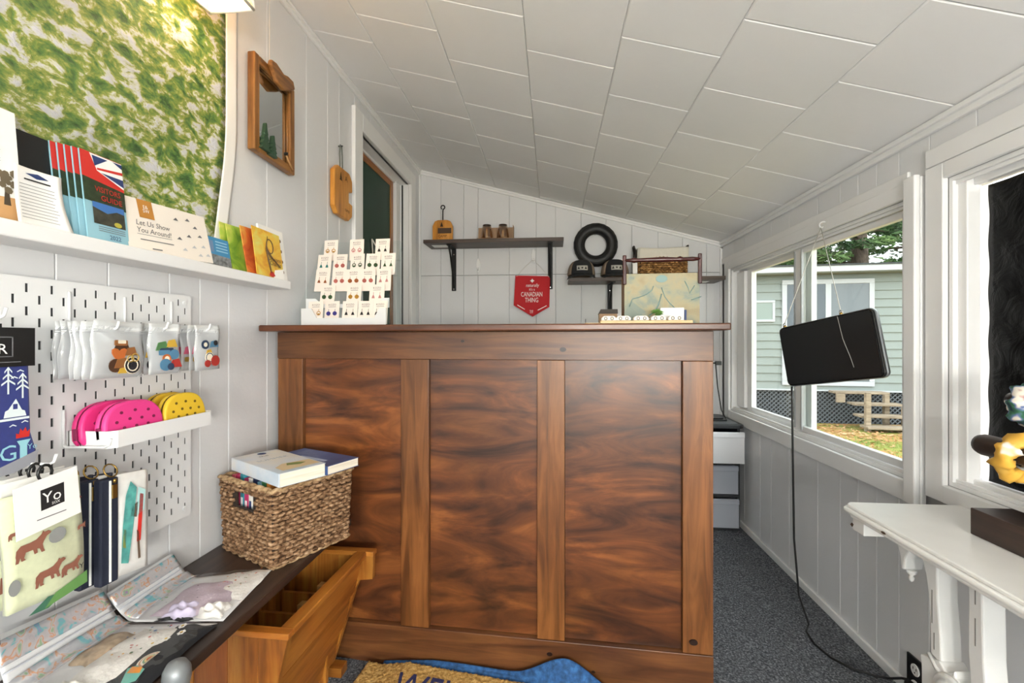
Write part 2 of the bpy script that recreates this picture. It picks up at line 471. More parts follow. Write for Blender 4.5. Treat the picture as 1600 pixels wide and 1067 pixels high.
# doorway in the left wall -------------------------------------------
door_1 = struct('door_1', None, None, (XL,0,0), 90)
obj('casing', MB().box(2.028,2.115,-.02,0,floor_z(XL)+.002,2.19), TRIM, door_1, bevel=.004)
obj('casing', MB().box(2.87,2.958,-.02,0,floor_z(XL)+.002,2.19), TRIM, door_1, bevel=.004)
obj('casing', MB().box(2.115,2.87,-.02,0,2.105,2.19), TRIM, door_1, bevel=.004)
JY = .16
obj('jamb', MB().box(2.095,2.115,.0,JY,floor_z(XL),2.125), TRIM, door_1)
obj('jamb', MB().box(2.87,2.89,.0,JY,floor_z(XL),2.125), TRIM, door_1)
obj('jamb', MB().box(2.115,2.87,.0,JY,2.105,2.125), TRIM, door_1)
obj('stop', MB().box(2.797,2.8695,.056,.11,floor_z(XL)+.001,2.1045), TRIM, door_1, bevel=.002)
obj('stop', MB().box(2.1155,2.797,.062,.074,2.092,2.1045), TRIM, door_1, bevel=.002)
obj('weatherstrip', MB().box(2.862,2.8695,.036,.044,floor_z(XL)+.02,2.1), BLACK, door_1)
leaf = thing('green_door', 'dark green door with a varnished pine edge standing in the doorway', 'door', (XL-.080, 2.792, floor_z(XL)+.01), 90)
GREEN = mat('dark_green_paint', '#153a2b', .55, noise=.1, nscale=6)
hz = 2.09 - floor_z(XL)
obj('panel', MB().box(-.63,-.045,.0,.03,0,hz-.04), GREEN, leaf)
obj('stile', MB().box(-.045,0,-.006,.036,0,hz), ORANGE_PINE_Z, leaf, bevel=.003)
obj('stile', MB().box(-.674,-.63,-.006,.036,0,hz), ORANGE_PINE_Z, leaf, bevel=.003)
obj('top_rail', MB().box(-.63,-.045,-.006,.036,hz-.04,hz), ORANGE_PINE_Y, leaf, bevel=.003)
pn = thing('small_pennant', 'small dark triangular pennant with cream edging pinned on the green door', 'pennant', (XL-.0745, 2.44, 1.66), 90)
obj('cloth', MB().prism([(0,0),(.012,-.09),(.15,-.07)][::1], -.004, 0), mat('dark_olive_cloth','#2b332c',.8), pn)
obj('edging', MB().tube([(0,-.005,0),(.15,-.005,-.07)], .004, 6), CREAM, pn); obj('edging', MB().tube([(0,-.005,0),(.012,-.005,-.09)], .004, 6), CREAM, pn)
# dim room beyond the doorway
m = MB(); m.box(1.7,3.3,.7,.72,-.1,2.5); m.box(1.68,1.7,.11,.72,-.1,2.5); m.box(3.3,3.32,.11,.72,-.1,2.5); m.box(1.7,3.3,.11,.7,2.4,2.42); m.box(1.7,3.3,.11,.7,-.1,.08)
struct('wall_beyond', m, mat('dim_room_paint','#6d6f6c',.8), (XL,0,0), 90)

# ------------------------------------------------------------------ windows on the right wall (local x = -Y, y = outwards)
def window(name, W, sashes, near=.07, far=.07, top=.07, bottom=.064, glass=True):
    y0, y1, z0, z1 = W
    w = struct(name, None, None, (XR, 0, 0), -90)
    xa, xb = -y1, -y0
    obj('casing', MB().box(xa-far, xa, -.016, .0, z0-bottom, z1+top), TRIM, w, bevel=.003)
    obj('casing', MB().box(xb, xb+near, -.016, .0, z0-bottom, z1+top), TRIM, w, bevel=.003)
    obj('casing', MB().box(xa, xb, -.016, .0, z1, z1+top), TRIM, w, bevel=.003)
    obj('casing', MB().box(xa, xb, -.018, .0, z0-bottom, z0), TRIM, w, bevel=.003)
    e = .0005
    obj('jamb', MB().box(xa, xa+.012, e, .105, z0, z1), TRIM, w); obj('jamb', MB().box(xb-.012, xb, e, .105, z0, z1), TRIM, w)
    obj('jamb', MB().box(xa+.012, xb-.012, e, .105, z1-.012, z1), TRIM, w); obj('sill', MB().box(xa+.012, xb-.012, e, .105, z0, z0+.012), TRIM, w)
    # stepped track rails
    xa, xb, z0, z1 = xa+.012, xb-.012, z0+.012, z1-.012
    for (d0, d1, h) in ((.008,.016,.010),(.0465,.0468,.010),(.074,.080,.016)):
        obj('track', MB().box(xa, xb, d0, d1, z0, z0+h), VINYL, w, bevel=.0015); obj('track', MB().box(xa, xb, d0, d1, z1-h, z1), VINYL, w, bevel=.0015)
    for (sa, sb, d, st) in sashes:
        s = obj('sash', MB().box(-sa-st, -sa, d, d+.024, z0+.010, z1-.010).box(-sb, -sb+st, d, d+.024, z0+.010, z1-.010)
                .box(-sb+st, -sa-st, d, d+.024, z0+.010, z0+.034).box(-sb+st, -sa-st, d, d+.024, z1-.034, z1-.010), VINYL, w, bevel=.002)
        if glass: obj('pane', MB().box(-sb+st, -sa-st, d+.010, d+.014, z0+.034, z1-.034), GLASS, s)
    return w
window_1 = window('window_1', W1, [(2.155, 2.83, .047, .058), (1.54, 2.235, .020, .045)], near=.062, top=.05)
for (yy, w_) in ((2.83,.105),): obj('jamb_liner', MB().box(-yy-w_, -yy, .030, .10, W1[2]+.03, W1[3]-.03), VINYL, window_1, bevel=.003)
obj('mullion_fin', MB().box(-2.242,-2.235,.016,.0215,W1[2]+.03,W1[3]-.03), mat('grey_aluminium','#a9acae',.4,metal=.3), window_1)
obj('mullion_fin', MB().box(-2.178,-2.172,.014,.024,W1[2]+.03,W1[3]-.03), mat('grey_aluminium','#8d9092',.35,metal=.7), window_1)
window_2 = window('window_2', W2, [], near=.07, far=.062, top=.045, bottom=.05)
obj('frame', MB().box(-W2[1]+.012,-W2[1]+.04,.014,.05,W2[2]+.012,W2[3]-.012), VINYL, window_2, bevel=.003)
obj('frame', MB().box(-W2[1]+.04,-W2[0]-.012,.03,.05,W2[3]-.034,W2[3]-.012), VINYL, window_2, bevel=.003)
obj('frame', MB().box(-W2[1]+.04,-W2[0]-.012,.03,.05,W2[2]+.012,W2[2]+.03), VINYL, window_2, bevel=.003)
window_3 = window('window_3', W3, [(-1.49,-1.06,.03,.05), (-1.08,-.63,.056,.05)], near=.07, far=.07, top=.035)
# header boards over the windows
m = MB(); m.box(-YB+.02, -1.52, -.010, 0, 1.592, 1.628); m.box(-1.45, -YF, -.013, 0, 1.608, 1.66)
struct('trim_6', m, TRIM, (XR,0,0), -90, bevel=.003)
# post between the two windows
struct('trim_7', MB().box(-1.508,-1.462,-.034,-.0165,W1[2]-.06,1.6), TRIM, (XR,0,0), -90, bevel=.004)

# black plastic sheet over window 2
BAGBLACK = ramp_mat('black_plastic_sheet', [(.3,'#030303'),(.7,'#08080a')], scale=14, distort=1.2, spec=.15, rough=.5, bump=.4, bdist=.02)
def fn(u, v):
    x = -W2[1]+.045 + u*(W2[1]-W2[0]-.065); z = W2[2]+.028 + v*(W2[3]-W2[2]-.065)
    e = (.004*math.sin(u*23+v*7)*math.sin(v*31+u*5) + .003*math.sin(u*61+v*43))*min(1, u*8)
    x += .002*math.sin(v*37)*(1 if u == 0 else 0)
    return (x, .064+e, z)
m = MB(); m.slab(60, 60, fn, .002)
sh = obj('black_plastic_sheet', m, BAGBLACK); sh.location = (XR,0,0); sh.rotation_euler = (0,0,R(-90))
tag(sh, 'wrinkled black plastic sheet covering the nearer window on the right', 'plastic sheet')

# ================================================================== OUTSIDE
GZ = -.56
GROUND = ramp_mat('lawn_and_needles', [(.36,'#6e7d3c'),(.46,'#93944f'),(.54,'#b08a57'),(.68,'#c69a6b')], scale=.9, detail=9, rough=.95, nrough=.68, bump=.5, bdist=.05, spec=.1)
m = MB()
def gfn(u, v):
    x = -14+u*44; y = -14+v*46
    return (x, y, GZ+.05*math.sin(x*.9)*math.sin(y*.7))
m.grid(60, 60, gfn)
struct('ground_outside', m, GROUND)
# grass and fallen needles near the far house
blade = MB(); rng = random.Random(3)
for i in range(9000):
    x = rng.uniform(2.2, 9); y = rng.uniform(3.5, 8.2)
    if rng.random() < (y-5.6)/3.5: continue
    z = GZ+.05*math.sin(x*.9)*math.sin(y*.7); h = rng.uniform(.04,.09); a = rng.uniform(0, 6.28); w = .006
    dx, dy = math.cos(a)*w, math.sin(a)*w; tx, ty = rng.uniform(-.03,.03), rng.uniform(-.03,.03)
    blade.add([(x-dx,y-dy,z-.01),(x+dx,y+dy,z-.01),(x+tx,y+ty,z+h)], [(0,1,2)])
o = obj('grass', blade, ramp_mat('grass_blades', [(.3,'#6f8a3f'),(.55,'#95a35a'),(.7,'#bfae78')], scale=1.5, rough=.8)); tag(o, 'short green grass growing on the ground outside the window', 'grass', kind='stuff')
leaves = MB()
for i in range(3500):
    x = rng.uniform(2.2, 9); y = rng.uniform(6.2, 9.4)
    z = GZ+.05*math.sin(x*.9)*math.sin(y*.7)+.012; a = rng.uniform(0, 6.28); w = rng.uniform(.02,.05)
    c, s_ = math.cos(a)*w, math.sin(a)*w
    leaves.add([(x-c,y-s_,z),(x+s_*.5,y-c*.5,z+rng.uniform(0,.02)),(x+c,y+s_,z+rng.uniform(0,.02)),(x-s_*.5,y+c*.5,z)], [(0,1,2,3)])
o = obj('fallen_leaves', leaves, ramp_mat('dry_leaves', [(.3,'#8a5f3a'),(.5,'#b98758'),(.7,'#d3b089')], scale=3, rough=.9)); tag(o, 'dry brown leaves lying on the ground by the wooden steps', 'leaves', kind='stuff')

house = thing('cottage', 'grey green clapboard cottage with white fascia outside the window', 'building', (5.554, 9.6, 0), -6)
SIDING = mat('sage_siding', '#8a928f', .6, noise=.04, nscale=2)
HWHITE = mat('house_white_trim', '#b9bcc2', .5)
obj('wall', MB().box(-4,4.2,.03,4.5,.09,2.40), SIDING, house)
z = .09; k = 0
while z < 2.37:
    h = .165
    m = MB(); zt = min(z+h, 2.38)
    m.hexa([(-4,-.012,z),(4.2,-.012,z),(4.2,.03,z),(-4,.03,z),(-4,.014,zt),(4.2,.014,zt),(4.2,.03,zt),(-4,.03,zt)])
    obj('clapboard', m, SIDING, house); z += h
obj('skirt_trim', MB().box(-4,4.2,-.03,.02,.07,.1), HWHITE, house)
obj('fascia', MB().box(-4.4,4.6,-.32,-.29,2.42,2.53), HWHITE, house)
obj('soffit', MB().box(-4.4,4.6,-.29,.05,2.40,2.42), mat('soffit_grey','#7f857f',.8), house)
m = MB(); m.hexa([(-4.4,-.34,2.53),(4.6,-.34,2.53),(4.6,5,2.62),(-4.4,5,2.62),(-4.4,-.34,2.56),(4.6,-.34,2.56),(4.6,5,2.7),(-4.4,5,2.7)])
obj('roof', m, mat('dark_shingle','#3d4142',.9,noise=.2,nscale=20), house)
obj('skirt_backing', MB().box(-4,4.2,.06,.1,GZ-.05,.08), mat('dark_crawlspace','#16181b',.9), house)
m = MB()
for i in range(-70, 75):
    for sgn in (-1, 1):
        x0 = i*.085; L = .66
        m.add([(x0,.03 if sgn>0 else .045,GZ-.02),(x0+.028,.03 if sgn>0 else .045,GZ-.02),(x0+.028+sgn*L,.03 if sgn>0 else .045,GZ-.02+L),(x0+sgn*L,.03 if sgn>0 else .045,GZ-.02+L)],[(0,1,2,3)])
o = obj('lattice', m, mat('grey_lattice','#62676d',.7), house, solid=.008); o['kind'] = 'stuff'
HG = mat('dark_window_glass', '#39434d', .08, spec=.8)
def hwin(x0, x1, z0, z1, split=None, fr=.07):
    w = obj('window', MB().box(x0,x1,-.045,-.008,z0,z0+fr).box(x0,x1,-.045,-.008,z1-fr,z1).box(x0,x0+fr,-.045,-.008,z0+fr,z1-fr).box(x1-fr,x1,-.045,-.008,z0+fr,z1-fr), HWHITE, house, bevel=.006)
    if split:
        obj('mullion', MB().box(split-.05,split+.05,-.04,-.012,z0+fr,z1-fr), HWHITE, w)
        obj('pane', MB().box(x0+fr,split-.05,-.03,-.012,z0+fr,z1-fr), HG, w); obj('pane', MB().box(split+.05,x1-fr,-.03,-.012,z0+fr,z1-fr), mat('pale_curtained_glass','#686e74',.12,spec=.6), w)
    else: obj('pane', MB().box(x0+fr,x1-fr,-.03,-.012,z0+fr,z1-fr), mat('sage_blind_glass','#7d8b84',.15,spec=.8), w)
hwin(-.92,.73,.18,2.3,-.08,.09); hwin(-1.55,-1.05,1.46,1.9,None,.05)

st = thing('wooden_steps', 'weathered wooden steps with a post leading up to the cottage door', 'steps', (5.554, 9.6, 0), -6)
OLDW = ramp_mat('weathered_wood', [(.3,'#7a6a59'),(.55,'#a2917c'),(.75,'#b9ab98')], scale=4, stretch=(1,6,6), rough=.85)
for i, (zz, yy, x1) in enumerate(((.06,-.36,.82),(-.13,-.58,.94),(-.32,-.8,1.06),(-.49,-1.02,1.16))):
    obj('tread', MB().box(-.1 if i == 0 else .12, x1, yy, yy+.28, zz, zz+.04), OLDW, st, bevel=.006)
obj('post', MB().box(.14,.22,-.92,-.84,GZ,.15), OLDW, st, bevel=.006)
obj('post', MB().box(.70,.78,-.42,-.34,GZ,.06), OLDW, st); obj('post', MB().box(.84,.9,-.7,-.64,GZ,-.13), OLDW, st)
obj('side_board', MB().box(-.1,.05,-.4,-.36,-.10,.06), OLDW, st)

# conifers behind the cottage
BARK = ramp_mat('conifer_bark', [(.3,'#3d3129'),(.6,'#6f5f52')], scale=6, stretch=(4,4,1), rough=.9)
NEEDLE = ramp_mat('conifer_needles', [(.3,'#2c3f2a'),(.5,'#4c6a3c'),(.7,'#7d9458')], scale=.9, detail=6, rough=.8)
NEEDLE2 = ramp_mat('dry_conifer_needles', [(.3,'#3c3a2c'),(.5,'#5f6147'),(.7,'#86835f')], scale=.9, detail=6, rough=.8)
def conifer(label, loc, h, rad, nb, seed, nmat, r0=.28, lo=.12):
    rng = random.Random(seed)
    t = thing('conifer_tree', label, 'tree', loc, rng.uniform(0,360), 'conifers behind the cottage')
    obj('trunk', MB().tube([(0,0,0),(.05,0,h*.4),(0,.05,h*.75),(0,0,h)], [r0,r0*.8,r0*.4,.03], 10), BARK, t)
    br = MB(); nd = MB()
    for i in range(nb):
        f = lo+(1-lo)*(i/nb)**.9; z = h*f; L = rad*(1-f*.75)*rng.uniform(.7,1.15); a = rng.uniform(0, 6.283)
        d = Vector((math.cos(a), math.sin(a), 0)); pts = []
        for q in range(5):
            s_ = q/4; pts.append(d*L*s_+Vector((0,0,z+L*(.18*s_-.25*s_*s_))))
        br.tube(pts, [.05,.04,.03,.02,.01], 5)
        n = int(70*L)
        for j in range(n):
            s_ = rng.uniform(.15,1)**.8; p = d*L*s_+Vector((0,0,z+L*(.18*s_-.25*s_*s_)))
            side = Vector((-d.y, d.x, 0))*rng.gauss(0,.16*L*(1.1-s_)+.12)
            p = p+side+Vector((0,0,rng.gauss(0,.07)))
            for q in range(3):
                e = Vector((rng.uniform(-1,1), rng.uniform(-1,1), rng.uniform(-.5,.5)))*.16; w = Vector((rng.uniform(-1,1),rng.uniform(-1,1),rng.uniform(-1,1)))*.035
                nd.add([tuple(p-e*.3-w),tuple(p-e*.3+w),tuple(p+e)], [(0,1,2)])
    obj('branches', br, BARK, t); obj('needles', nd, nmat, t, kind='stuff')
    return t
conifer('tall conifer with a thick bare trunk behind the cottage roof', (8.6,13.6,GZ), 9.5, 3.6, 46, 1, NEEDLE, .26, .2)
conifer('bushy green conifer left of the thick trunk above the cottage roof', (6.9,14.2,GZ), 7, 3.0, 60, 2, NEEDLE, .16, .3)
conifer('sparse brownish conifer above the left end of the cottage roof', (5.4,14.8,GZ), 6.5, 2.6, 50, 5, NEEDLE2, .14, .25)
conifer('dark conifer at the far right behind the cottage roof', (11.2,15.2,GZ), 9, 3.2, 60, 8, NEEDLE, .2, .25)
# ================================================================== COUNTER
CT = 1.150
CA = -3.354
counter = thing('counter', 'brown stained wooden sales counter with plywood panels and a plank top', 'counter', (-.906,1.441,0), CA)
ca, sa = math.cos(R(CA)), math.sin(R(CA))
def cw(u, y): return (-.906+u*ca-y*sa, 1.441+u*sa+y*ca)     # counter local -> room
def cf(u, y=0): return floor_z(cw(u, y)[0])+.001
m = MB(); m.hexa([(0,.02,cf(0)),(1.37,.02,cf(1.37)),(1.37,.34,cf(1.37)),(0,.34,cf(0)),(0,.02,1.13),(1.37,.02,1.13),(1.37,.34,1.13),(0,.34,1.13)])
obj('carcass', m, PINE_V, counter)
for a, b in ((.089,.426),(.520,.861),(.946,1.285)): obj('panel', MB().box(a,b,.010,.0198,.197,1.042), PLYWOOD, counter)
for a, b in ((0,.088),(.427,.519),(.862,.945),(1.286,1.37)): obj('stile', MB().box(a,b,-.006,.0198,.196,1.0425), PINE_V, counter, bevel=.0015)
obj('top_rail', MB().box(0,1.37,-.009,.0198,1.043,1.1295), PINE_H, counter, bevel=.0015)
m = MB(); m.hexa([(0,-.009,cf(0)),(1.37,-.009,cf(1.37)),(1.37,.0198,cf(1.37)),(0,.0198,cf(0)),(0,-.009,.195),(1.37,-.009,.195),(1.37,.0198,.195),(0,.0198,.195)])
obj('bottom_rail', m, PINE_H, counter, bevel=.0015)
m = MB(); m.box(.0,1.39,-.1,.36,1.1305,CT)
obj('counter_top', m, TOPWOOD, counter, bevel=.004, seg=3)
for (u, z_, r_) in ((1.03,.115,.006),(1.315,.23,.012),(.94,1.075,.01),(.63,1.10,.006),(.90,.155,.009)):
    obj('knot', MB().prism(circle(u, z_, r_, r_*.7, 12), -.0098, -.0085 if z_ > 1.04 or z_ < .19 else -.006), mat('dark_knot','#23120a',.4), counter)

# ------------------------------------------------------------------ earring rack on the counter
ACRYL = clear_mat('clear_acrylic', '#fbfdfd', .06, .03, edge=.15)
RX, RY = -.722, 1.52
rack = thing('earring_rack', 'clear acrylic tiered rack holding rows of earring cards on the counter', 'display rack', (RX, RY, CT), -2)
W = .158
side = [(0,0),(.15,0),(.15,.29),(.125,.30),(0,.075)]
for s_ in (-1, 1):
    m = MB(); x = s_*W
    m.hexa([(x-.0015,-.005,0),(x+.0015,-.005,0),(x+.0015,.15,0),(x-.0015,.15,0),(x-.0015,-.005,.07),(x+.0015,-.005,.07),(x+.0015,.15,.325),(x-.0015,.15,.325)])
    obj('side_panel', m, ACRYL, rack)
obj('base', MB().box(-W+.002,W-.002,-.005,.15,0,.003), ACRYL, rack)
obj('back_panel', MB().box(-W+.002,W-.002,.148,.151,.003,.325), ACRYL, rack)
LIP = clear_mat('frosted_acrylic', '#ffffff', .1, .2, .72, '#f3f5f6')
TIERS = []
for i in range(5):
    y = .002+.029*i; z = .006+.0605*i
    TIERS.append((y, z))
    hgt = .058 if i == 0 else .034
    sh = [(-W+.003,z),(W-.003,z),(W-.003,z+hgt),(W-.026,z+hgt),(W-.045,z+hgt*.42),(-W+.06,z+hgt*.42),(-W+.04,z+hgt),(-W+.003,z+hgt)]
    if i < 2: obj('tier_lip', MB().prism(sh, y-.004, y-.001), LIP, rack)
    obj('tier_floor', MB().box(-W+.003,W-.003,y,y+.026,z,z+.002), ACRYL, rack)
EARC = {'teal':'#2f7f79','rose':'#b5645c','gold':'#b8893a','green':'#3f5a3c','violet':'#3f3a86','copper':'#9c5a36','black':'#2a2a2c','pink':'#c98a8a'}
ECARD = mat('pale_pink_card', '#eadfd6', .6)
rows = [  # tier, z offset name, list of (x, colour, shape)
    (4,'back',[(-.115,'gold','hoop'),(-.012,'pink','hoop'),(.088,'black','drop')]),
    (3,'second',[(-.126,'teal','drop'),(-.064,'rose','disc'),(.004,'green','hoop'),(.062,'green','disc'),(.122,'green','tree')]),
    (2,'middle',[(-.118,'copper','drop'),(-.052,'rose','disc'),(.004,'copper','disc'),(.058,'rose','disc'),(.118,'pink','drop')]),
    (1,'fourth',[(-.082,'green','disc'),(.018,'gold','disc'),(.104,'pink','drop')]),
    (0,'front',[(-.108,'gold','hoop'),(-.048,'violet','disc'),(.018,'black','drop'),(.074,'black','drop'),(.128,'black','drop')])]
ordn = ['first','second','third','fourth','fifth']
tiername = {4:'highest row',3:'second row down',2:'middle row',1:'fourth row down',0:'lowest row'}
rck, rsk = math.cos(R(-2)), math.sin(R(-2))
for (ti, nm, cards) in rows:
    y, z = TIERS[ti]
    for k, (cx, colr, shp) in enumerate(cards):
        ly, lz = y+.004, z+.0025
        t = thing('earring_card', 'cream card with %s %s earrings, %s from the left in the rack\'s %s' % (colr, shp, ordn[k], tiername[ti]), 'earring card',
                  (RX+cx*rck-ly*rsk, RY+cx*rsk+ly*rck, CT+lz), -2+random.uniform(-3,3), 'earring cards in the acrylic rack', rx=-9, ry=random.uniform(-2,2))
        w_, h_ = .0275, .082
        obj('card', MB().box(-w_,w_,-.0006,.0006,0,h_), ECARD, t)
        lettering(t, 'KOZO', 0, h_-.016, .010, INK, -.0009); obj('print_line', MB().box(-.014,.014,-.0009,-.0007,h_-.021,h_-.0195), GREYINK, t)
        EM = mat('earring_'+colr, EARC[colr], .3, metal=.35)
        for s_ in (-1, 1):
            ex = s_*.012; ez = h_-.038
            m = MB(); m.tube([(ex,-.0012,ez+.010),(ex,-.002,ez+.004),(ex,-.002,ez)], .0006, 5)
            if shp == 'disc': m.prism(circle(ex, ez-.006, .0075, n=14), -.0035, -.0012)
            elif shp == 'hoop': m.tube([(ex+.0065*math.cos(q*.5236), -.0025, ez-.005+.0065*math.sin(q*.5236)) for q in range(12)], .0014, 5, closed=True); m.prism(circle(ex, ez-.008, .003, n=8), -.003, -.0012)
            elif shp == 'drop': m.prism([(ex-.0055,ez-.012),(ex+.0055,ez-.012),(ex+.003,ez-.004),(ex,ez),(ex-.003,ez-.004)], -.003, -.0012)
            else: m.prism([(ex-.006,ez-.012),(ex+.006,ez-.012),(ex,ez+.002)], -.003, -.0012)
            obj('earring', m, EM, t)
# white price tag behind the top row
# ------------------------------------------------------------------ things at the right end of the counter
def cpos(u, y): x_, y_ = cw(u, y); return (x_, y_, CT)
rt = thing('ring_tray', 'pale wooden tray carrying white foam ring blocks on the right of the counter', 'tray', cpos(1.178,-.012), CA)
obj('base', MB().box(-.128,.128,-.03,.03,0,.010), mat('pale_birch','#d9bd8f',.55,noise=.06,nscale=20), rt, bevel=.002)
FOAM = mat('white_foam', '#ece9e4', .8)
RINGC = mat('ring_metal', '#7d7466', .3, metal=1)
for i, x in enumerate((-.104,-.062,-.012,.036,.084)):
    b = obj('foam_block', MB().prism([(x-.021,.0105),(x+.021,.0105),(x+.021,.018),(x+.014,.024),(x-.014,.024),(x-.021,.018)], -.02, .02), FOAM, rt, bevel=.002)
    for s_ in (-1, 1):
        obj('ring', MB().tube([(x+s_*.009+.0038*math.cos(q*.6283), -.021, .0165+.0042*math.sin(q*.6283)) for q in range(10)], .0011, 5, closed=True), RINGC, b)
lw = thing('wooden_strip', 'thin pale wooden strip lying left of the ring tray', 'wood strip', cpos(1.04,-.01), CA)
obj('strip', MB().box(-.035,.009,-.02,.02,0,.004), mat('pale_birch','#d9bd8f',.55), lw); obj('pin', MB().tube([(-.033,-.018,.004),(-.033,-.018,.016)], .001, 6), BLACKMETAL, lw)

mb_ = thing('map_magazine_rack', 'magazine rack with an old map printed side and turned dark red handle', 'magazine rack', cpos(1.247,.165), CA)
MAPP = ramp_mat('old_map_print', [(.38,'#7f8b80'),(.45,'#999880'),(.52,'#a59b7c'),(.7,'#978a6a')], scale=13, detail=5, distort=.8, rough=.6)
HW = .115
obj('map_side', MB().box(-HW,HW,-.052,-.048,.0,.165), MAPP, mb_); obj('map_side', MB().box(-HW,HW,.048,.052,.0,.165), MAPP, mb_)
obj('bottom', MB().box(-HW,HW,-.047,.047,.002,.008), KRAFT, mb_)
for s_ in (-1, 1): obj('end_board', MB().box(min(s_*HW,s_*(HW-.006)),max(s_*HW,s_*(HW-.006)),-.0475,.0475,.0,.165), mat('brown_side_leather','#8a6a4a',.6), mb_)
RED = mat('mahogany_lacquer', '#3d1512', .25)
for s_ in (-1, 1): obj('post', MB().box(s_*HW-.006,s_*HW+.006,-.06,-.0525,.13,.225), RED, mb_, bevel=.003)
prof = [(.0045,-HW),(.006,-HW+.02),(.009,-HW+.03),(.006,-HW+.04),(.0075,-.03),(.009,0),(.0075,.03),(.006,HW-.07),(.010,HW-.06),(.006,HW-.05),(.007,HW-.02),(.0045,HW)]
obj('handle', MB().lathe(prof, 12, M=Matrix.Translation((0,-.056,.208)) @ Matrix.Rotation(R(90),4,'Y')), RED, mb_)
LINE = mat('map_blue_line', '#7e9a98', .6)
def mline(pts, r_=.0014): obj('map_line', MB().tube([(p[0],-.0525,p[1]) for p in pts], r_, 4), LINE, mb_)
mline([(-.10,.06),(-.09,.085),(-.07,.09),(-.045,.10),(-.03,.112),(-.025,.125)]); mline([(-.04,.03),(-.02,.045),(-.008,.07),(0,.10)], .002); mline([(0,.12),(.01,.09),(.025,.07),(.04,.055)]); mline([(.07,.14),(.08,.12),(.085,.10),(.10,.125)]); mline([(.12,.09),(.09,.08)])
obj('compass_rose', MB().prism(circle(.0,.148,.018,.012,16), -.0532, -.0522), LINE, mb_)
kb = thing('kraft_box', 'small open brown box with a dark lid left of the map rack', 'box', cpos(1.085,.21), CA)
obj('box', MB().box(-.03,.03,-.03,.03,0,.042), KRAFT, kb); obj('flap', MB().hexa([(-.032,-.032,.0425),(.032,-.032,.0425),(.032,.032,.0425),(-.032,.032,.0425),(-.024,-.02,.058),(.032,-.02,.058),(.032,.032,.058),(-.024,.032,.058)]), mat('dark_grey_card','#4a4744',.6), kb)
pk = thing('white_packet', 'white packet with a dark blue edge behind the ring blocks', 'packet', cpos(1.268,.06), CA)
obj('packet', MB().box(-.035,.035,-.008,.008,0,.052), WHITEP, pk, bevel=.002); obj('blue_edge', MB().box(.0355,.041,-.01,.008,0,.045), BLUEINK, pk)
sp = thing('green_sprig', 'small green leafy sprig beside the white packet', 'sprig', cpos(1.212,.045), CA)
m = MB()
for q in range(14):
    a = random.uniform(0,6.28); r_ = random.uniform(.004,.016); h_ = random.uniform(.028,.042)
    m.add([(r_*math.cos(a),r_*math.sin(a),h_),(r_*math.cos(a)+.01,r_*math.sin(a)+.004,h_+.006),(r_*math.cos(a)+.02,r_*math.sin(a),h_+.003),(r_*math.cos(a)+.01,r_*math.sin(a)-.004,h_)], [(0,1,2,3)])
obj('leaves', m, mat('sprig_green','#5f8a3e',.6), sp, solid=.0008); obj('stem', MB().tube([(0,0,0),(.002,0,.02),(.008,0,.036)], .0015, 5), mat('sprig_green','#5f8a3e',.6), sp)

# ================================================================== LEFT WALL
def LW(y, z, out=0): return (XL+out, y, z)
# ledge
ledge = thing('picture_ledge', 'long white painted picture ledge holding brochures on the left wall', 'shelf', LW(0,0), 90)
obj('shelf_board', MB().box(-.6,1.392,-.09,-.0005,1.265,1.292), TRIM, ledge, bevel=.003)
obj('back_strip', MB().box(-.6,1.392,-.012,-.0005,1.2925,1.312), TRIM, ledge, bevel=.002)
LZ = 1.2925

# relief map
MAPG = ramp_mat('green_relief_map', [(.34,'#2f5526'),(.42,'#55803a'),(.48,'#7f963f'),(.525,'#a9ad58'),(.555,'#d3d6c0'),(.6,'#d9dae0'),(.72,'#cfd2dc')], scale=21, stretch=(1,1,1.5), detail=9, distort=.3, rough=.45, bump=1.0, bdist=.015, blotch=(2.2,.75,1.2), nrough=.66)
wm = thing('wall_map', 'large green relief map poster with a white border on the left wall', 'map', LW(0,0), 90)
def mapedge(z):
    if z > 1.75: return 1.258
    f = (1.75-z)/.36; return 1.258-.06*f*f
def mfn(a, b, y):
    def f(u, v):
        z = 1.335+v*.90; r = mapedge(z); x0 = .18
        x = x0+(r-x0)*(a+(b-a)*u)
        k = max(0, (1.55-z)/.2); yy = y-.004-.02*k*k*max(0,(x-.9)/.3)
        return (x, yy, z)
    return f
obj('map_sheet', MB().slab(40, 30, mfn(0,.956,-.001), .001), MAPG, wm); obj('border', MB().slab(6, 30, mfn(.956,1,-.0012), .001), WHITEP, wm)
cp = obj('caption', MB().slab(4, 4, lambda u, v: (1.075+u*.11, -.0075, 1.375+v*.075), .001), mat('caption_paper','#d8d6cf',.6), wm)
for q in range(3): obj('caption_line', MB().box(1.08,1.15-q*.01,-.0084,-.0077,1.40+q*.014,1.404+q*.014), GREYINK, cp)
obj('caption_seal', MB().prism(circle(1.168,1.43,.006), -.0084, -.0077), REDINK, cp)

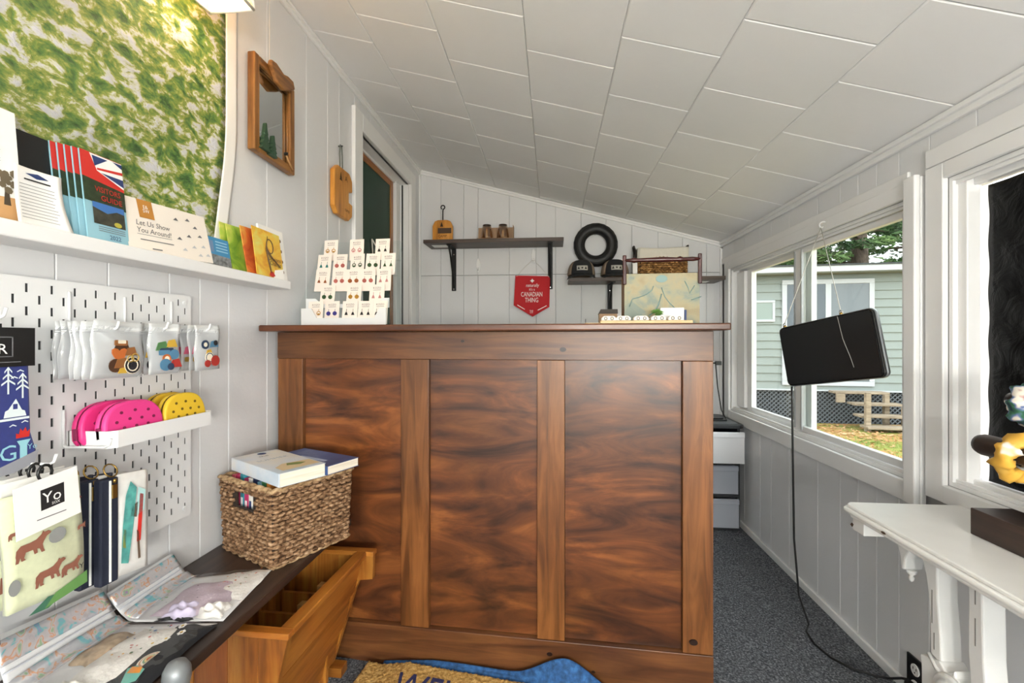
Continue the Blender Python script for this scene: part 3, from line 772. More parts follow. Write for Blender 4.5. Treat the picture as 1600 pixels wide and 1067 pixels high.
# wall lantern over the map
lan = thing('wall_lantern', 'white framed glass wall lantern glowing warmly above the map', 'lamp', LW(1.04,1.948), 90)
FRAMEW = mat('lantern_white_metal', '#efece4', .35)
c0 = [(-.06,-.165),(.06,-.165),(.06,-.045),(-.06,-.045)]
m = MB()
for (ax, ay), (bx, by) in zip(c0, c0[1:]+c0[:1]): m.tube([(ax,ay,0),(bx,by,0)], .005, 4); m.tube([(ax*.7,-.105+(ay+.105)*.7,.17),(bx*.7,-.105+(by+.105)*.7,.17)], .005, 4)
for (ax, ay) in c0: m.tube([(ax,ay,0),(ax*.7,-.105+(ay+.105)*.7,.17)], .005, 4)
obj('frame', m, FRAMEW, lan)
WG = clear_mat('warm_lantern_glass', '#fff3df', .1, .1, .25, '#fff0d8')
for (ax, ay), (bx, by) in zip(c0, c0[1:]+c0[:1]):
    m = MB(); m.add([(ax,ay,.004),(bx,by,.004),(bx*.7,-.105+(by+.105)*.7,.166),(ax*.7,-.105+(ay+.105)*.7,.166)], [(0,1,2,3)]); obj('glass_pane', m, WG, lan, solid=.002)
obj('roof_cap', MB().hexa([(-.05,-.155,.172),(.05,-.155,.172),(.05,-.055,.172),(-.05,-.055,.172),(-.02,-.125,.205),(.02,-.125,.205),(.02,-.085,.205),(-.02,-.085,.205)]), FRAMEW, lan)
obj('wall_arm', MB().tube([(0,-.105,.2),(0,-.105,.235),(0,-.05,.25),(0,-.001,.25)], .006, 8), FRAMEW, lan)
obj('bulb', MB().lathe([(.0,.05),(.018,.06),(.026,.08),(.022,.105),(.012,.125),(.012,.15),(.0,.155)], 14, M=Matrix.Translation((0,-.105,0))), mat('glowing_bulb','#ffd9a0',.4,emit=12), lan)
ld = bpy.data.lights.new('lantern_light','POINT'); ld.energy = WALL_LANTERN_W; ld.color = (1,.78,.5); ld.shadow_soft_size = .03
lo = bpy.data.objects.new('lantern_light', ld); COL.objects.link(lo); lo.parent = lan; lo.location = (0,-.105,.03)

# leaning brochures ---------------------------------------------------
def card(name, label, cat, y0, y1, z0, h, out_b, out_t, mt, th=.0015, group=None, ry=0):
    rx = -math.degrees(math.atan2(out_b-out_t, h))
    t = thing(name, label, cat, LW((y0+y1)/2, z0, out_b), 90, group, rx=rx, ry=ry)
    w = (y1-y0)/2
    obj('sheet', MB().box(-w,w,-th,0,0,h), mt, t)
    return t, w, -th-.0005
t, w, f = card('photo_brochure', 'pale brochure with a sepia tree photo at the far left of the ledge', 'brochure', .5,.683, LZ+.0005,.19,.045,.028, WHITEP, .003)
lettering(t, 'S', .062, .10, .03, INK, f-.0002); lettering(t, 'S', .0625, .1005, .028, WHITEINK, f-.0006); decal(t, [(-w,0),(w,0),(w,.045),(-w,.03)], f, mat('sepia_sand','#c59a68',.6))
for q in range(26):
    a = random.uniform(0,6.28); r_ = random.uniform(0,.022)
    decal(t, circle(.07+r_*math.cos(a), .072+.9*r_*math.sin(a), random.uniform(.003,.007), n=7), f-.0003-.00002*q, mat('sepia_foliage','#6b5f4a',.7), 'printed_leaf')
decal(t, [(.066,.03),(.076,.03),(.074,.06),(.069,.06)], f-.0002, mat('sepia_trunk','#4a3f30',.7))
t, w, f = card('black_folder', 'plain black folder standing behind the typed letter on the ledge', 'folder', .60,.80, LZ+.0005,.17,.03,.018, mat('black_card','#131314',.4), .003)
# curled letter
t = thing('typed_letter', 'white typed letter curling at its edges in front of the black folder', 'letter', LW(.706, LZ+.0005, .062), 90)
def lf(u, v):
    x = -.036+u*.072; z = v*.102; bow = .010*math.sin(math.pi*v)-.004
    return (x+.008*(v-.5)*0-.010*(1-v)**2*(1 if u < .5 else -.4), bow*.6+.022*v-.012*(u-.5)**2*4*.4, z)
obj('sheet', MB().slab(10, 14, lf, .0006), WHITEP, t)
def lfo(p):
    u = (p[0]+.036)/.072; v = p[2]/.102; q = lf(u, v); return (q[0], q[1]-.0007, q[2])
for q in range(11):
    a = -.028; b = .027-.008*random.random()
    zz = .072-q*.0058
    m = MB(); m.add([lfo((a,0,zz)),lfo((b,0,zz)),lfo((b,0,zz+.0009)),lfo((a,0,zz+.0009))], [(0,1,2,3)]); obj('typed_line', m, GREYINK, t)
decal(t, [(-.018,.092),(.0,.087),(.018,.090),(.002,.096)], 0, BLUEINK, 'letterhead_emblem', lfo); decal(t, [(-.02,.081),(.02,.081),(.02,.0835),(-.02,.0835)], 0, INK, 'heading_line', lfo)
# blue booklets
BLUEBOOK = mat('pale_blue_cover', '#8fbccb', .4); DKGREEN = mat('dark_foliage_print', '#27361f', .5, noise=.5, nscale=80)
names = ['hindmost','second from the back','third from the back','fourth from the back']
for q in range(5):
    y0 = .742+.0085*q
    lab = 'front pale blue 2022 booklet with a flag corner on the ledge' if q == 4 else 'pale blue booklet, %s of the five stacked on the ledge' % names[q]
    t, w, f = card('visitor_booklet', lab, 'booklet', y0, y0+.083, LZ+.0005, .172, .040+.005*q, .020+.005*q, BLUEBOOK, .003, 'pale blue booklets')
    REDC = REDINK
    decal(t, [(-w,.122),(w,.112),(w,.172),(-w,.172)], f, REDC, 'flag_field')
    if q == 4:
        decal(t, [(-w+.018,.171),(w,.171),(w,.118),(-w+.03,.14)], f-.0003, WHITEINK, 'flag_white')
        decal(t, [(-w+.022,.168),(.012,.168),(-w+.026,.148)], f-.0006, BLUEINK, 'flag_blue'); decal(t, [(w,.122),(w,.138),(-.004,.138)], f-.0006, BLUEINK, 'flag_blue'); decal(t, [(-w+.03,.1415),(w,.1475),(w,.1535),(-w+.03,.1455)], f-.0006, REDINK, 'flag_stripe'); 
        decal(t, [(w,.160),(w,.1695),(.022,.1695)], f-.0006, BLUEINK, 'flag_blue')
        lettering(t, 'VISITORS', .006, .098, .015, REDINK, f-.0008, rot=0, sx=.85); lettering(t, 'GUIDE', .012, .082, .015, REDINK, f-.0008)
        decal(t, [(-.028,.034),(.036,.034),(.036,.076),(-.028,.076)], f-.0006, mat('photo_dark','#3b3a30',.4,noise=.6,nscale=60), 'photo'); decal(t, [(-.028,.066),(.0,.058),(.02,.066),(.036,.064),(.036,.076),(-.028,.076)], f-.0008, mat('photo_sky','#3f6fb0',.4), 'photo_sky'); decal(t, circle(.02,.04,.008,.005), f-.0008, mat('photo_yellow','#a9a03c',.5), 'photo_flower')
        lettering(t, '2022', .012, .008, .012, BLUEINK, f-.0006)
        for z_ in (.029,.025,.021): obj('print_line', MB().box(-.02,.034,f-.0006,f-.0004,z_,z_+.0012), GREYINK, t)
    decal(t, [(-w,.076),(w,.072),(w,.112),(-w,.122)], f-.0002, DKGREEN, 'foliage_band')
# cream folder
t, w, f = card('cream_folder', 'cream Let Us Show You Around folder in the middle of the ledge', 'folder', .858,1.088, LZ+.0005, .118, .062, .040, CREAM, .003, ry=-3)
decal(t, [(-.075,.078),(-.038,.078),(-.038,.118),(-.075,.118)], f, mat('ochre_print','#b87f35',.6), 'ochre_tab'); lettering(t, 'E&\nSW', -.0565, .099, .011, WHITEINK, f-.0004, space=.8)
lettering(t, 'Let Us Show\nYou Around!', -.046, .060, .0165, GREYINK, f-.0004, shear=.2, space=.95)
obj('print_line', MB().box(-.09,-.002,f-.0004,f-.0002,.040,.0408), GREYINK, t); obj('print_line', MB().box(-.085,-.0,f-.0004,f-.0002,.028,.0300), GREYINK, t); obj('print_line', MB().box(-.06,-.035,f-.0004,f-.0002,.010,.0125), GREYINK, t)
for (x, z_) in ((.02,.09),(.055,.095),(.075,.08),(.05,.055),(.085,.06),(.02,.045),(.06,.03),(.09,.035),(.03,.02),(.075,.012),(.1,.015)):
    decal(t, [(x-.007,z_),(x+.008,z_),(x+.005,z_+.004),(x+.002,z_+.007),(x-.003,z_+.003)], f-.0003, GREYINK if z_ > .04 else mat('pale_grey_ink','#b9bcc0',.6), 'printed_doodle')
# blue info card (its square code is left blank)
t, w, f = card('blue_info_card', 'small blue information card between the cream folder and greeting cards', 'card', 1.058,1.158, LZ+.0005, .078, .062, .050, mat('sky_blue_print','#3d87b4',.5), .001)
decal(t, [(-w,.0),(w,.0),(w,.030),(-w,.034)], f, mat('grey_photo_print','#77797b',.5,noise=.7,nscale=90), 'photo'); decal(t, [(-.044,.038),(-.008,.038),(-.008,.068),(-.044,.068)], f, mat('pale_blue_patch','#6f86a8',.5), 'plain_patch')
for z_ in (.066,.058,.05,.042): obj('print_line', MB().box(.0,.042,f-.0004,f-.0002,z_,z_+.003), mat('light_blue_ink','#9cc6dd',.5), t)
# greeting cards
t, w, f = card('hole_board', 'white board with four round holes at the end of the ledge', 'board', 1.305,1.43, LZ+.0005, .165, .050, .030, WHITEP, .006)
for z_ in (.03,.064,.098,.132): obj('hole_lining', MB().prism(circle(.042,z_,.0055), f-.0002, f+.001), mat('brown_hole','#6e5138',.7), t)
def wc(nm, stops, sc=14): return ramp_mat(nm, stops, scale=sc, detail=5, distort=.8, rough=.55)
G1 = wc('watercolour_green', [(.35,'#5f8f2a'),(.5,'#9dbf3f'),(.65,'#d7d66a')]); G2 = wc('watercolour_red', [(.35,'#a8401f'),(.5,'#cf6c2c'),(.65,'#d8a54a')]); G3 = wc('watercolour_yellow', [(.35,'#cf8a2a'),(.5,'#e0b63f'),(.65,'#d8cf6a'),(.75,'#cfe0a0')], 18)
card('greeting_card', 'bright green watercolour greeting card at the left of the card bunch', 'greeting card', 1.166,1.262, LZ+.0005, .135, .03, .018, G1, .002, 'watercolour greeting cards', ry=0)
card('greeting_card', 'yellow green greeting card just behind the orange one', 'greeting card', 1.186,1.285, LZ+.0005, .136, .044, .024, G1, .002, 'watercolour greeting cards', ry=-2)
card('greeting_card', 'orange red greeting card showing a thin edge behind the yellow card', 'greeting card', 1.216,1.31, LZ+.0005, .138, .066, .044, G2, .003, 'watercolour greeting cards', ry=-2)
t, w, f = card('greeting_card', 'front yellow autumn greeting card with a branch and script lettering', 'greeting card', 1.236,1.368, LZ+.0005, .142, .080, .060, G3, .002, 'watercolour greeting cards', ry=1)
BR = mat('brown_print','#5d4526',.6)
obj('printed_branch', MB().tube([(.0,f-.001,.012),(-.008,f-.001,.05),(-.012,f-.001,.085),(.002,f-.001,.125)], [.003,.004,.003,.001], 6, flatten=.2), BR, t); obj('printed_branch', MB().tube([(-.012,f-.001,.08),(.01,f-.001,.062),(.03,f-.001,.05),(.052,f-.001,.036)], [.003,.003,.002,.001], 6), BR, t); obj('printed_ring', MB().tube([(.008+.016*math.cos(q*.5236), f-.001, .095+.022*math.sin(q*.5236)) for q in range(12)], .0016, 5, closed=True), BR, t)
lettering(t, 'Seasons\nChange', .026, .052, .019, BR, f-.0012, shear=.2, space=.75); decal(t, [(-.01,.004),(.004,.0),(.02,.006),(.01,.018),(-.004,.016)], f-.0006, REDINK, 'printed_leaf'); decal(t, [(.012,.0),(w,.0),(w,.034),(.02,.024)], f-.0003, WHITEINK, 'white_patch')

# mirror --------------------------------------------------------------
mir = thing('wall_mirror', 'pine framed mirror with carved top and pine tree cutouts, hung on a cord', 'mirror', LW(1.398, 1.675, .018), 90, ry=1.5, rx=-1)
MW, MH, FW = .108, .30, .026
FRM_Z = ramp_mat('brown_pine_frame', [(.25,'#5b3819'),(.45,'#875a2b'),(.62,'#a0713c'),(.8,'#6f4722')], scale=5, stretch=(8,8,.7), distort=.5, rough=.4, rand=True, detail=7)
FRM_X = ramp_mat('brown_pine_frame_x', [(.25,'#5b3819'),(.45,'#875a2b'),(.62,'#a0713c'),(.8,'#6f4722')], scale=5, stretch=(.7,8,8), distort=.5, rough=.4, rand=True, detail=7)
for nm, b in (('frame_side',(-MW,-MW+FW,0,MH)),('frame_side',(MW-FW,MW,0,MH)),('frame_bottom',(-MW+FW,MW-FW,0,FW)),('frame_top',(-MW+FW,MW-FW,MH-FW,MH))):
    p = obj(nm, MB().box(b[0],b[1],-.018,.006,b[2],b[3]), FRM_Z if nm == 'frame_side' else FRM_X, mir, bevel=.004, seg=3)
obj('glass', MB().box(-MW+FW-.004,MW-FW+.004,-.002,.002,FW-.004,MH-FW+.004), mat('mirror_silver','#dfe3e4',.02,metal=1), mir)
obj('inner_bead', MB().tube([(-MW+FW,-.006,FW),(MW-FW,-.006,FW),(MW-FW,-.006,MH-FW),(-MW+FW,-.006,MH-FW)], .004, 6, closed=True), FRM_Z, mir)
obj('carved_crest', MB().prism([(-.015,MH-.045),(.02,MH-.052),(.06,MH-.03),(.085,MH-.012),(.075,MH+.012),(.045,MH+.012),(.02,MH+.004),(-.02,MH+.016),(-.045,MH+.012),(-.05,MH-.006),(-.03,MH-.025)], -.034, -.0185), FRM_X, mir, bevel=.005, seg=3)
FIRG = mat('painted_fir_green','#2e4a35',.6)
def fir(cx, z0, w_, h_, n=4):
    pts = []
    for i in range(n):
        pts += [(cx+w_*(1-i/n), z0+h_*i/n), (cx+w_*(1-i/n)*.55, z0+h_*(i+.75)/n)]
    pts.append((cx, z0+h_))
    return pts + [(2*cx-p[0], p[1]) for p in reversed(pts[:-1])]
obj('fir_cutout', MB().prism(fir(-.068,.012,.022,.085,5), -.030, -.0185), FIRG, mir); obj('fir_cutout', MB().prism(fir(-.032,.008,.019,.066,5), -.032, -.0185), FIRG, mir)
obj('twig', MB().tube([(.045,-.022,.05),(.06,-.024,.03),(.088,-.022,.012)], .003, 6), mat('cream_twig','#b58a5a',.6), mir); obj('carved_loon', MB().lathe([(0,-.012),(.005,-.008),(.006,0),(.004,.008),(0,.012)], 8, M=Matrix.Translation((.045,-.024,.05)) @ Matrix.Rotation(R(60),4,'Y')), BLACK, mir)
obj('hanging_cord', MB().tube([(-.03+.06*q/8, -.006, MH-.004+.034*math.sin(math.pi*q/8)) for q in range(9)], .0012, 6), CORD, mir)
t = obj('ceiling_string', MB().tube([(0,-.012,2.008),(0,-.012,2.252)], .0011, 6)); 
t.data.materials.append(CORD); t.location = LW(1.4,0); t.rotation_euler = (0,0,R(90)); tag(t, 'thin white string running from the ceiling edge to the mirror', 'string')

# wooden C shaped opener on the wall -----------------------------------
op = thing('wooden_opener', 'honey coloured wooden bottle opener plaque hung on the wall by the doorway', 'bottle opener', LW(1.90, 1.635, .004), 90)
sh = [(-.085,.03),(-.06,0),(.05,-.004),(.082,.02),(.085,.075),(.05,.078),(.05,.125),(.085,.13),(.083,.18),(.055,.208),(-.05,.208),(-.085,.18)]
obj('plaque', MB().prism(sh, -.022, 0), HONEY, op, bevel=.005, seg=3)
obj('inset_plate', MB().box(.0,.049,-.014,-.003,.08,.122), mat('dark_plate','#4b3421',.5), op)
lettering(op, 'A', .02, .16, .034, mat('burnt_brand','#2e1a0c',.7), -.0226); lettering(op, 'camp', .03, .03, .022, mat('burnt_brand','#2e1a0c',.7), -.0226); obj('burnt_tree', MB().prism(fir(-.03,.15,.012,.035,3), -.0226, -.0221), mat('burnt_brand','#2e1a0c',.7), op)
obj('strap', MB().tube([(-.012,-.01,.205),(-.014,-.009,.27),(-.006,-.008,.312),(.006,-.008,.312),(.010,-.009,.27),(.010,-.01,.205)], .0028, 6), mat('grey_strap','#6d716c',.6), op)
obj('nail', MB().tube([(0,.003,.308),(0,-.016,.308)], .003, 8), BLACKMETAL, op)
# ------------------------------------------------------------------ pegboard
PEGW = mat('white_powder_coat', '#e4e5e6', .4)
peg = thing('pegboard', 'white metal pegboard with rows of slots on the left wall', 'pegboard', LW(0,0), 90)
import bmesh
PX0, PX1, PZ0, PZ1, PY = .446, 1.066, .668, 1.214, -.022
m = MB()
def pq(x0, x1, z0, z1):
    if x1-x0 > 1e-5 and z1-z0 > 1e-5: m.add([(x0,PY,z0),(x1,PY,z0),(x1,PY,z1),(x0,PY,z1)], [(0,1,2,3)])
ncol = 30; cxs = [1.048-.02*i for i in range(ncol)]
for i, cx in enumerate(cxs):
    x0, x1 = cx-.01, cx+.01
    top = 1.175 if i % 2 == 0 else 1.195
    zs = []; z = top
    while z-.0075 > PZ0+.012: zs.append(z); z -= .04
    pq(x0, cx-.0026, PZ0, PZ1); pq(cx+.0026, x1, PZ0, PZ1)
    e = PZ1
    for z in zs: pq(cx-.0026, cx+.0026, z+.0078, e); e = z-.0078
    pq(cx-.0026, cx+.0026, PZ0, e)
for k in range(4):
    x0 = 1.058+.002*k; ins = (0,.0008,.002,.0045)[k]; pq(x0, x0+.002, PZ0+ins, PZ1-ins)
pq(PX0, cxs[-1]-.01, PZ0, PZ1)
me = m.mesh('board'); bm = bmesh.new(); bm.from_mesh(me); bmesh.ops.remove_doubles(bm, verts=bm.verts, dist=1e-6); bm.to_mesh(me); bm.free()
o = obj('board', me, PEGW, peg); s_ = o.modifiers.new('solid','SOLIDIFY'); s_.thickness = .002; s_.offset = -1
obj('slot_shade_sheet', MB().box(PX0+.004,PX1-.004,-.0192,-.0188,PZ0+.004,PZ1-.004), mat('slot_shade_grey','#3a3b3d',.9), peg)  # dark sheet added so the slots look shaded inside
for (x, z) in ((1.045,.69),(1.045,1.195)): obj('mounting_screw', MB().prism(circle(x,z,.006,n=16), PY-.003, PY), PEGW, peg, bevel=.001); 
for (x, z) in ((1.03,.69),(1.03,1.19),(.5,.69),(.5,1.19)): obj('spacer', MB().prism(circle(x,z,.01,n=12), -.0186, -.0003), PEGW, peg)
def hook(y, z, out, label, down=.05):
    t = thing('peg_hook', label, 'hook', LW(y, z, -PY), 90, 'white hooks on the pegboard')
    obj('back_wire', MB().tube([(0,-.0028,.02),(0,-.0028,-down)], .0025, 8), PEGW, t)
    L = out+PY
    obj('arm', MB().tube([(0,-.003,-down),(0,-.008,-down-.004),(0,-L+.012,-down-.002),(0,-L+.004,-down+.002),(0,-L,-down+.014)], .0022, 8), PEGW, t)
    return t
hook(.775, 1.175, .126, 'white hook carrying the row of brown heart charm bags'); hook(.886, 1.175, .124, 'white hook carrying the row of green and blue charm bags', .047); hook(1.004, 1.175, .124, 'white hook carrying the rightmost row of charm bags', .047)
hook(.62, 1.185, .10, 'white hook carrying the navy socks with black header', .045)
hook(.655, .955, .142, 'white hook carrying the bear patterned socks', .045); hook(.765, .955, .12, 'white hook carrying the zip pouches', .045)

# charm bags -----------------------------------------------------------
BAGM = clear_mat('milky_bag_plastic', '#f6f7f8', .3, .12, .42, '#e6e8ea')
CH = {'brown':'#8a5a32','dkbrown':'#4a3020','orange':'#b8642f','black':'#232327','yellow':'#c9a23c','blue':'#4f7d9c','navy':'#2a3c57','green':'#4e7a4a','red':'#a5322c','pink':'#c65f7c','cream':'#e5dcc8','gold':'#b99a4e'}
def heart(cx, cz, r):
    return [(cx+r*.9*math.sin(q)**3, cz+r*(.75*math.cos(q)-.32*math.cos(2*q)-.12*math.cos(3*q))) for q in [-2*math.pi*i/18 for i in range(18)]]
def star(cx, cz, r, n=5, inner=.45): return [(cx+r*(1 if i % 2 == 0 else inner)*math.cos(math.pi/2+math.pi*i/n), cz+r*(1 if i % 2 == 0 else inner)*math.sin(math.pi/2+math.pi*i/n)) for i in range(2*n)]
def charm_bag(label, y0, y1, out, charms, grp, seed, z0=1.034, z1=1.139):
    rng = random.Random(seed); w = (y1-y0)/2; h = z1-z0
    t = thing('charm_bag', label, 'charm bag', LW((y0+y1)/2, z0, out), 90+rng.uniform(-5,5), grp, rx=rng.uniform(-1,1.5), ry=rng.uniform(-2,2))
    def ff(s):
        def f(u, v):
            x = -w+2*w*u; z = h*v; puff = .006*math.sin(math.pi*min(1,max(0,u)))**.6*math.sin(math.pi*min(1, v*1.25))**.6 if v < .8 else 0
            return (x+.002*math.sin(9*v+seed), s*puff+.0015*math.sin(6*u+5*v+seed), z)
        return f
    obj('front_film', MB().grid(10, 12, ff(-1)), BAGM, t, solid=.0004); obj('back_film', MB().grid(10, 12, ff(1)), mat('white_bag_backing','#e7e9ea',.35), t, solid=.0004)
    obj('seal_strip', MB().box(-w,w,-.002,-.0012,h*.80,h*.815), BAGM, t); obj('seal_strip', MB().box(-w,w,-.002,-.0012,h*.84,h*.852), BAGM, t)
    for k, (shape, colr, cx, cz, r) in enumerate(charms):
        cx *= w; cz *= h; r *= h; yy = -.006-.0005*k
        p = heart(cx,cz,r) if shape == 'h' else star(cx,cz,r) if shape == 's' else circle(cx,cz,r,n=16) if shape == 'c' else rrect(cx-r*1.2,cx+r*1.2,cz-r*.5,cz+r*.5,r*.2,2) if shape == 'b' else [(cx-r,cz-r*.6),(cx+r,cz-r*.6),(cx+r*.5,cz+r*.7),(cx-r*.6,cz+r*.5)]
        if shape == 'r':
            obj('charm_ring', MB().tube([(cx+r*math.cos(q*.5236), yy, cz+r*math.sin(q*.5236)) for q in range(12)], r*.16, 5, closed=True), mat('charm_'+colr, CH[colr], .35, metal=.5), t); continue
        mm = MB()
        if sum((p[i][0]*p[(i+1) % len(p)][1]-p[(i+1) % len(p)][0]*p[i][1]) for i in range(len(p))) < 0: p = p[::-1]
        mm.prism(p, yy-.0015, yy); obj('charm', mm, mat('charm_'+colr, CH[colr], .4), t)
    return t
pos = ['hindmost','second from the wall','third from the wall','fourth from the wall','fifth from the wall']
C1 = [('t','orange',.45,.45,.13),('c','navy',.5,.32,.1),('t','green',.5,.14,.07)]
for q in range(5): charm_bag('milky charm bag, %s in the left hand row on the pegboard' % pos[q], .735+.001*q, .834, .036+.0145*q, C1 if q < 2 else [('c','pink',.2,.6,.05)], 'charm bags in the left row', q)
charm_bag('front charm bag with brown heart, bear and spiral charms', .732, .832, .116, [('t','dkbrown',0,.55,.16),('b','brown',-.05,.62,.1),('b','cream',-.03,.64,.06),('h','orange',-.12,.42,.16),('t','brown',.33,.47,.12),('c','dkbrown',-.28,.22,.12),('t','brown',-.05,.26,.14),('t','yellow',-.02,.13,.08),('c','cream',.36,.22,.155),('c','black',.36,.22,.145),('r','cream',.36,.22,.10),('c','black',.38,.22,.05),('r','gold',.45,.36,.07),('r','gold',.25,.34,.06)], 'charm bags in the left row', 11)
for q in range(3): charm_bag('milky charm bag, %s in the middle row on the pegboard' % pos[q], .852+.001*q, .922, .06+.018*q, [('t','yellow',-.75,.4,.1),('c','black',-.7,.2,.09)], 'charm bags in the middle row', 20+q)
charm_bag('front charm bag with green, blue and red charms in the middle row', .850, .922, .116, [('t','green',-.3,.55,.14),('t','yellow',.3,.6,.12),('b','navy',-.05,.45,.12),('b','blue',-.2,.42,.1),('c','blue',.4,.38,.1),('c','orange',-.1,.3,.09),('c','cream',-.1,.3,.05),('c','blue',-.2,.18,.12),('t','red',.45,.2,.13),('c','navy',.1,.14,.07)], 'charm bags in the middle row', 31)
for q in range(3): charm_bag('milky charm bag, %s in the right hand row on the pegboard' % pos[q], .970+.001*q, 1.04, .06+.018*q, [('t','pink',-.5,.45,.14),('b','gold',-.5,.25,.1)], 'charm bags in the right row', 40+q)
charm_bag('front charm bag with dark round and red charms in the right row', .968, 1.04, .116, [('c','navy',-.35,.57,.10),('c','cream',-.35,.57,.05),('t','blue',.35,.58,.12),('c','black',.45,.6,.06),('t','yellow',-.1,.4,.09),('c','cream',-.1,.28,.12),('r','navy',-.1,.28,.1),('c','red',.35,.2,.12),('c','red',-.3,.15,.08)], 'charm bags in the right row', 51)

# tray with silicone pouches -------------------------------------------
tr = thing('pegboard_tray', 'white metal tray clipped to the pegboard holding pink and yellow pouches', 'tray', LW(.90, .903, -PY), 90)
path = [(-.128,-.004),(-.128,-.082),(-.116,-.093),(.116,-.093),(.128,-.082),(.128,-.004)]
m = MB()
for (ax, ay), (bx, by) in zip(path[:-1], path[1:]):
    n = Vector((by-ay, ax-bx, 0)).normalized()*-.0025
    m.hexa([(ax,ay,0),(bx,by,0),(bx+n.x,by+n.y,0),(ax+n.x,ay+n.y,0),(ax,ay,.032),(bx,by,.032),(bx+n.x,by+n.y,.032),(ax+n.x,ay+n.y,.032)])
obj('rim', m, PEGW, tr); obj('back_rim', MB().box(-.128,.128,-.006,-.0008,0,.032), PEGW, tr)
m = MB(); m.add([(p[0],p[1],.002) for p in path]+[(p[0],p[1],.0) for p in path], [tuple(range(6)), tuple(range(11,5,-1))]); obj('tray_floor', m, PEGW, tr)
def pouch(label, y0, y1, out, colr, nm, rim):
    t = thing('silicone_pouch', label, 'pouch', LW((y0+y1)/2, .9065, out), 90, 'silicone zip pouches in the tray', rx=-6)
    w = (y1-y0)/2; h = .078
    pts = [(-w+.006,0),(w-.006,0),(w,.012)]+[(w*math.cos(q)**.75 if math.cos(q) > 0 else -w*abs(math.cos(q))**.75, .02+(h-.02)*math.sin(q)**.8) for q in [math.pi*i/16 for i in range(17)]]+[(-w,.012)]
    pts = [p for i, p in enumerate(pts) if i == 0 or (abs(p[0]-pts[i-1][0])+abs(p[1]-pts[i-1][1])) > 1e-4]
    M1 = mat(nm, colr, .42, spec=.4)
    obj('front_shell', MB().prism(pts, -.012, -.0008, smooth=True), M1, t, bevel=.005, seg=3); obj('rear_shell', MB().prism(pts, .0008, .012, smooth=True), M1, t, bevel=.005, seg=3)
    obj('zipper', MB().prism([(p[0]*.985, p[1]*.985+.0005) for p in pts], -.0007, .0007), mat(nm+'_zip', rim, .5), t)
    obj('zip_pull', MB().box(-w-.003,-w+.003,-.004,.004,.012,.034), mat(nm+'_zip', rim, .5), t, bevel=.001)
    for (a, b) in ((-.45,.72),(0,.74),(.45,.70),(-.62,.5),(-.2,.54),(.2,.52),(.62,.5),(-.4,.34),(0,.34),(.4,.34)):
        obj('hole', MB().prism(circle(a*w, b*h, .0035, .003, 10), -.0125, -.0118), mat(nm+'_hole', rim, .7), t)
pouch('hot pink silicone pouch, the one nearer the pegboard', .765, .905, .052, '#d8327c', 'hot_pink_silicone', '#7a1544'); pouch('hot pink silicone pouch at the front of the tray', .775, .905, .088, '#e0408a', 'hot_pink_silicone2', '#7a1544')
pouch('yellow silicone pouch, the one nearer the pegboard', .910, 1.024, .052, '#d9b02c', 'yellow_silicone', '#6d5610'); pouch('yellow silicone pouch at the front of the tray', .908, 1.024, .088, '#e2bd36', 'yellow_silicone2', '#6d5610')

# navy socks -----------------------------------------------------------
NAVY = mat('navy_knit', '#232f74', .8, noise=.08, nscale=120, sheen=.2); KNITW = mat('white_knit_print', '#d9e3e6', .8); KTEAL = mat('pale_teal_print', '#8fc3cf', .8)
t = thing('navy_sock_pair', 'navy camping socks with cabin, trees and torch under a black header card', 'socks', LW(.612, .898, .085), 90)
sk = [(-.05,.0),(.02,.004),(.046,.012),(.052,.03),(.044,.06),(.041,.175),(-.05,.175)]
obj('sock', MB().prism(sk, -.012, 0), NAVY, t, bevel=.004); obj('rear_sock', MB().prism([(p[0]-.004,p[1]+.003) for p in sk], .001, .010), NAVY, t, bevel=.003)
obj('toe', MB().prism([(-.05,-.002),(.02,.002),(.047,.011),(.0525,.03),(.0,.014),(-.05,.012)], -.0135, -.0125), mat('grey_knit','#8e8f97',.85), t)
f = -.0128
for (cx, z0, hh) in ((.012,.130,.035),(.031,.122,.032)):
    decal(t, [(cx-.0012,z0-.006),(cx+.0012,z0-.006),(cx+.0012,z0+hh),(cx-.0012,z0+hh)], f, KNITW, 'knit_tree')
    for j in range(3):
        zz = z0+hh*(.2+.27*j); ww = .009-.002*j
        decal(t, [(cx-ww,zz),(cx,zz+.007),(cx+ww,zz),(cx+ww,zz+.003),(cx,zz+.010),(cx-ww,zz+.003)], f-.0001, KNITW, 'knit_tree')
decal(t, [(.006,.088),(.036,.088),(.034,.096),(.030,.098),(.022,.116),(.012,.100),(.008,.098)], f, KNITW, 'knit_cabin'); decal(t, [(.018,.100),(.024,.100),(.024,.108),(.018,.108)], f-.0003, NAVY, 'knit_cabin_window'); decal(t, [(.001,.083),(.040,.083),(.040,.0865),(.001,.0865)], f, KNITW, 'knit_ground'); decal(t, circle(-.012,.10,.011,.026), f, KTEAL, 'knit_moon')
for (cx, cz) in ((.028,.158),(.018,.074),(.034,.078),(.02,.148)): decal(t, [(cx-.005,cz),(cx,cz+.003),(cx+.005,cz),(cx+.004,cz-.001),(cx,cz+.001),(cx-.004,cz-.001)], f, KNITW, 'knit_bird')
decal(t, [(.027,.022),(.037,.024),(.037,.042),(.042,.050),(.023,.050),(.027,.042)], f-.0002, KTEAL, 'knit_torch'); decal(t, [(.022,.054),(.040,.054),(.041,.066),(.037,.062),(.035,.070),(.031,.064),(.028,.069),(.026,.060),(.022,.062)], f, REDINK, 'knit_flame')
lettering(t, 'G', .012, .022, .034, KTEAL, f-.0002); lettering(t, 'Yo', .044, .034, .012, KTEAL, f-.0003)
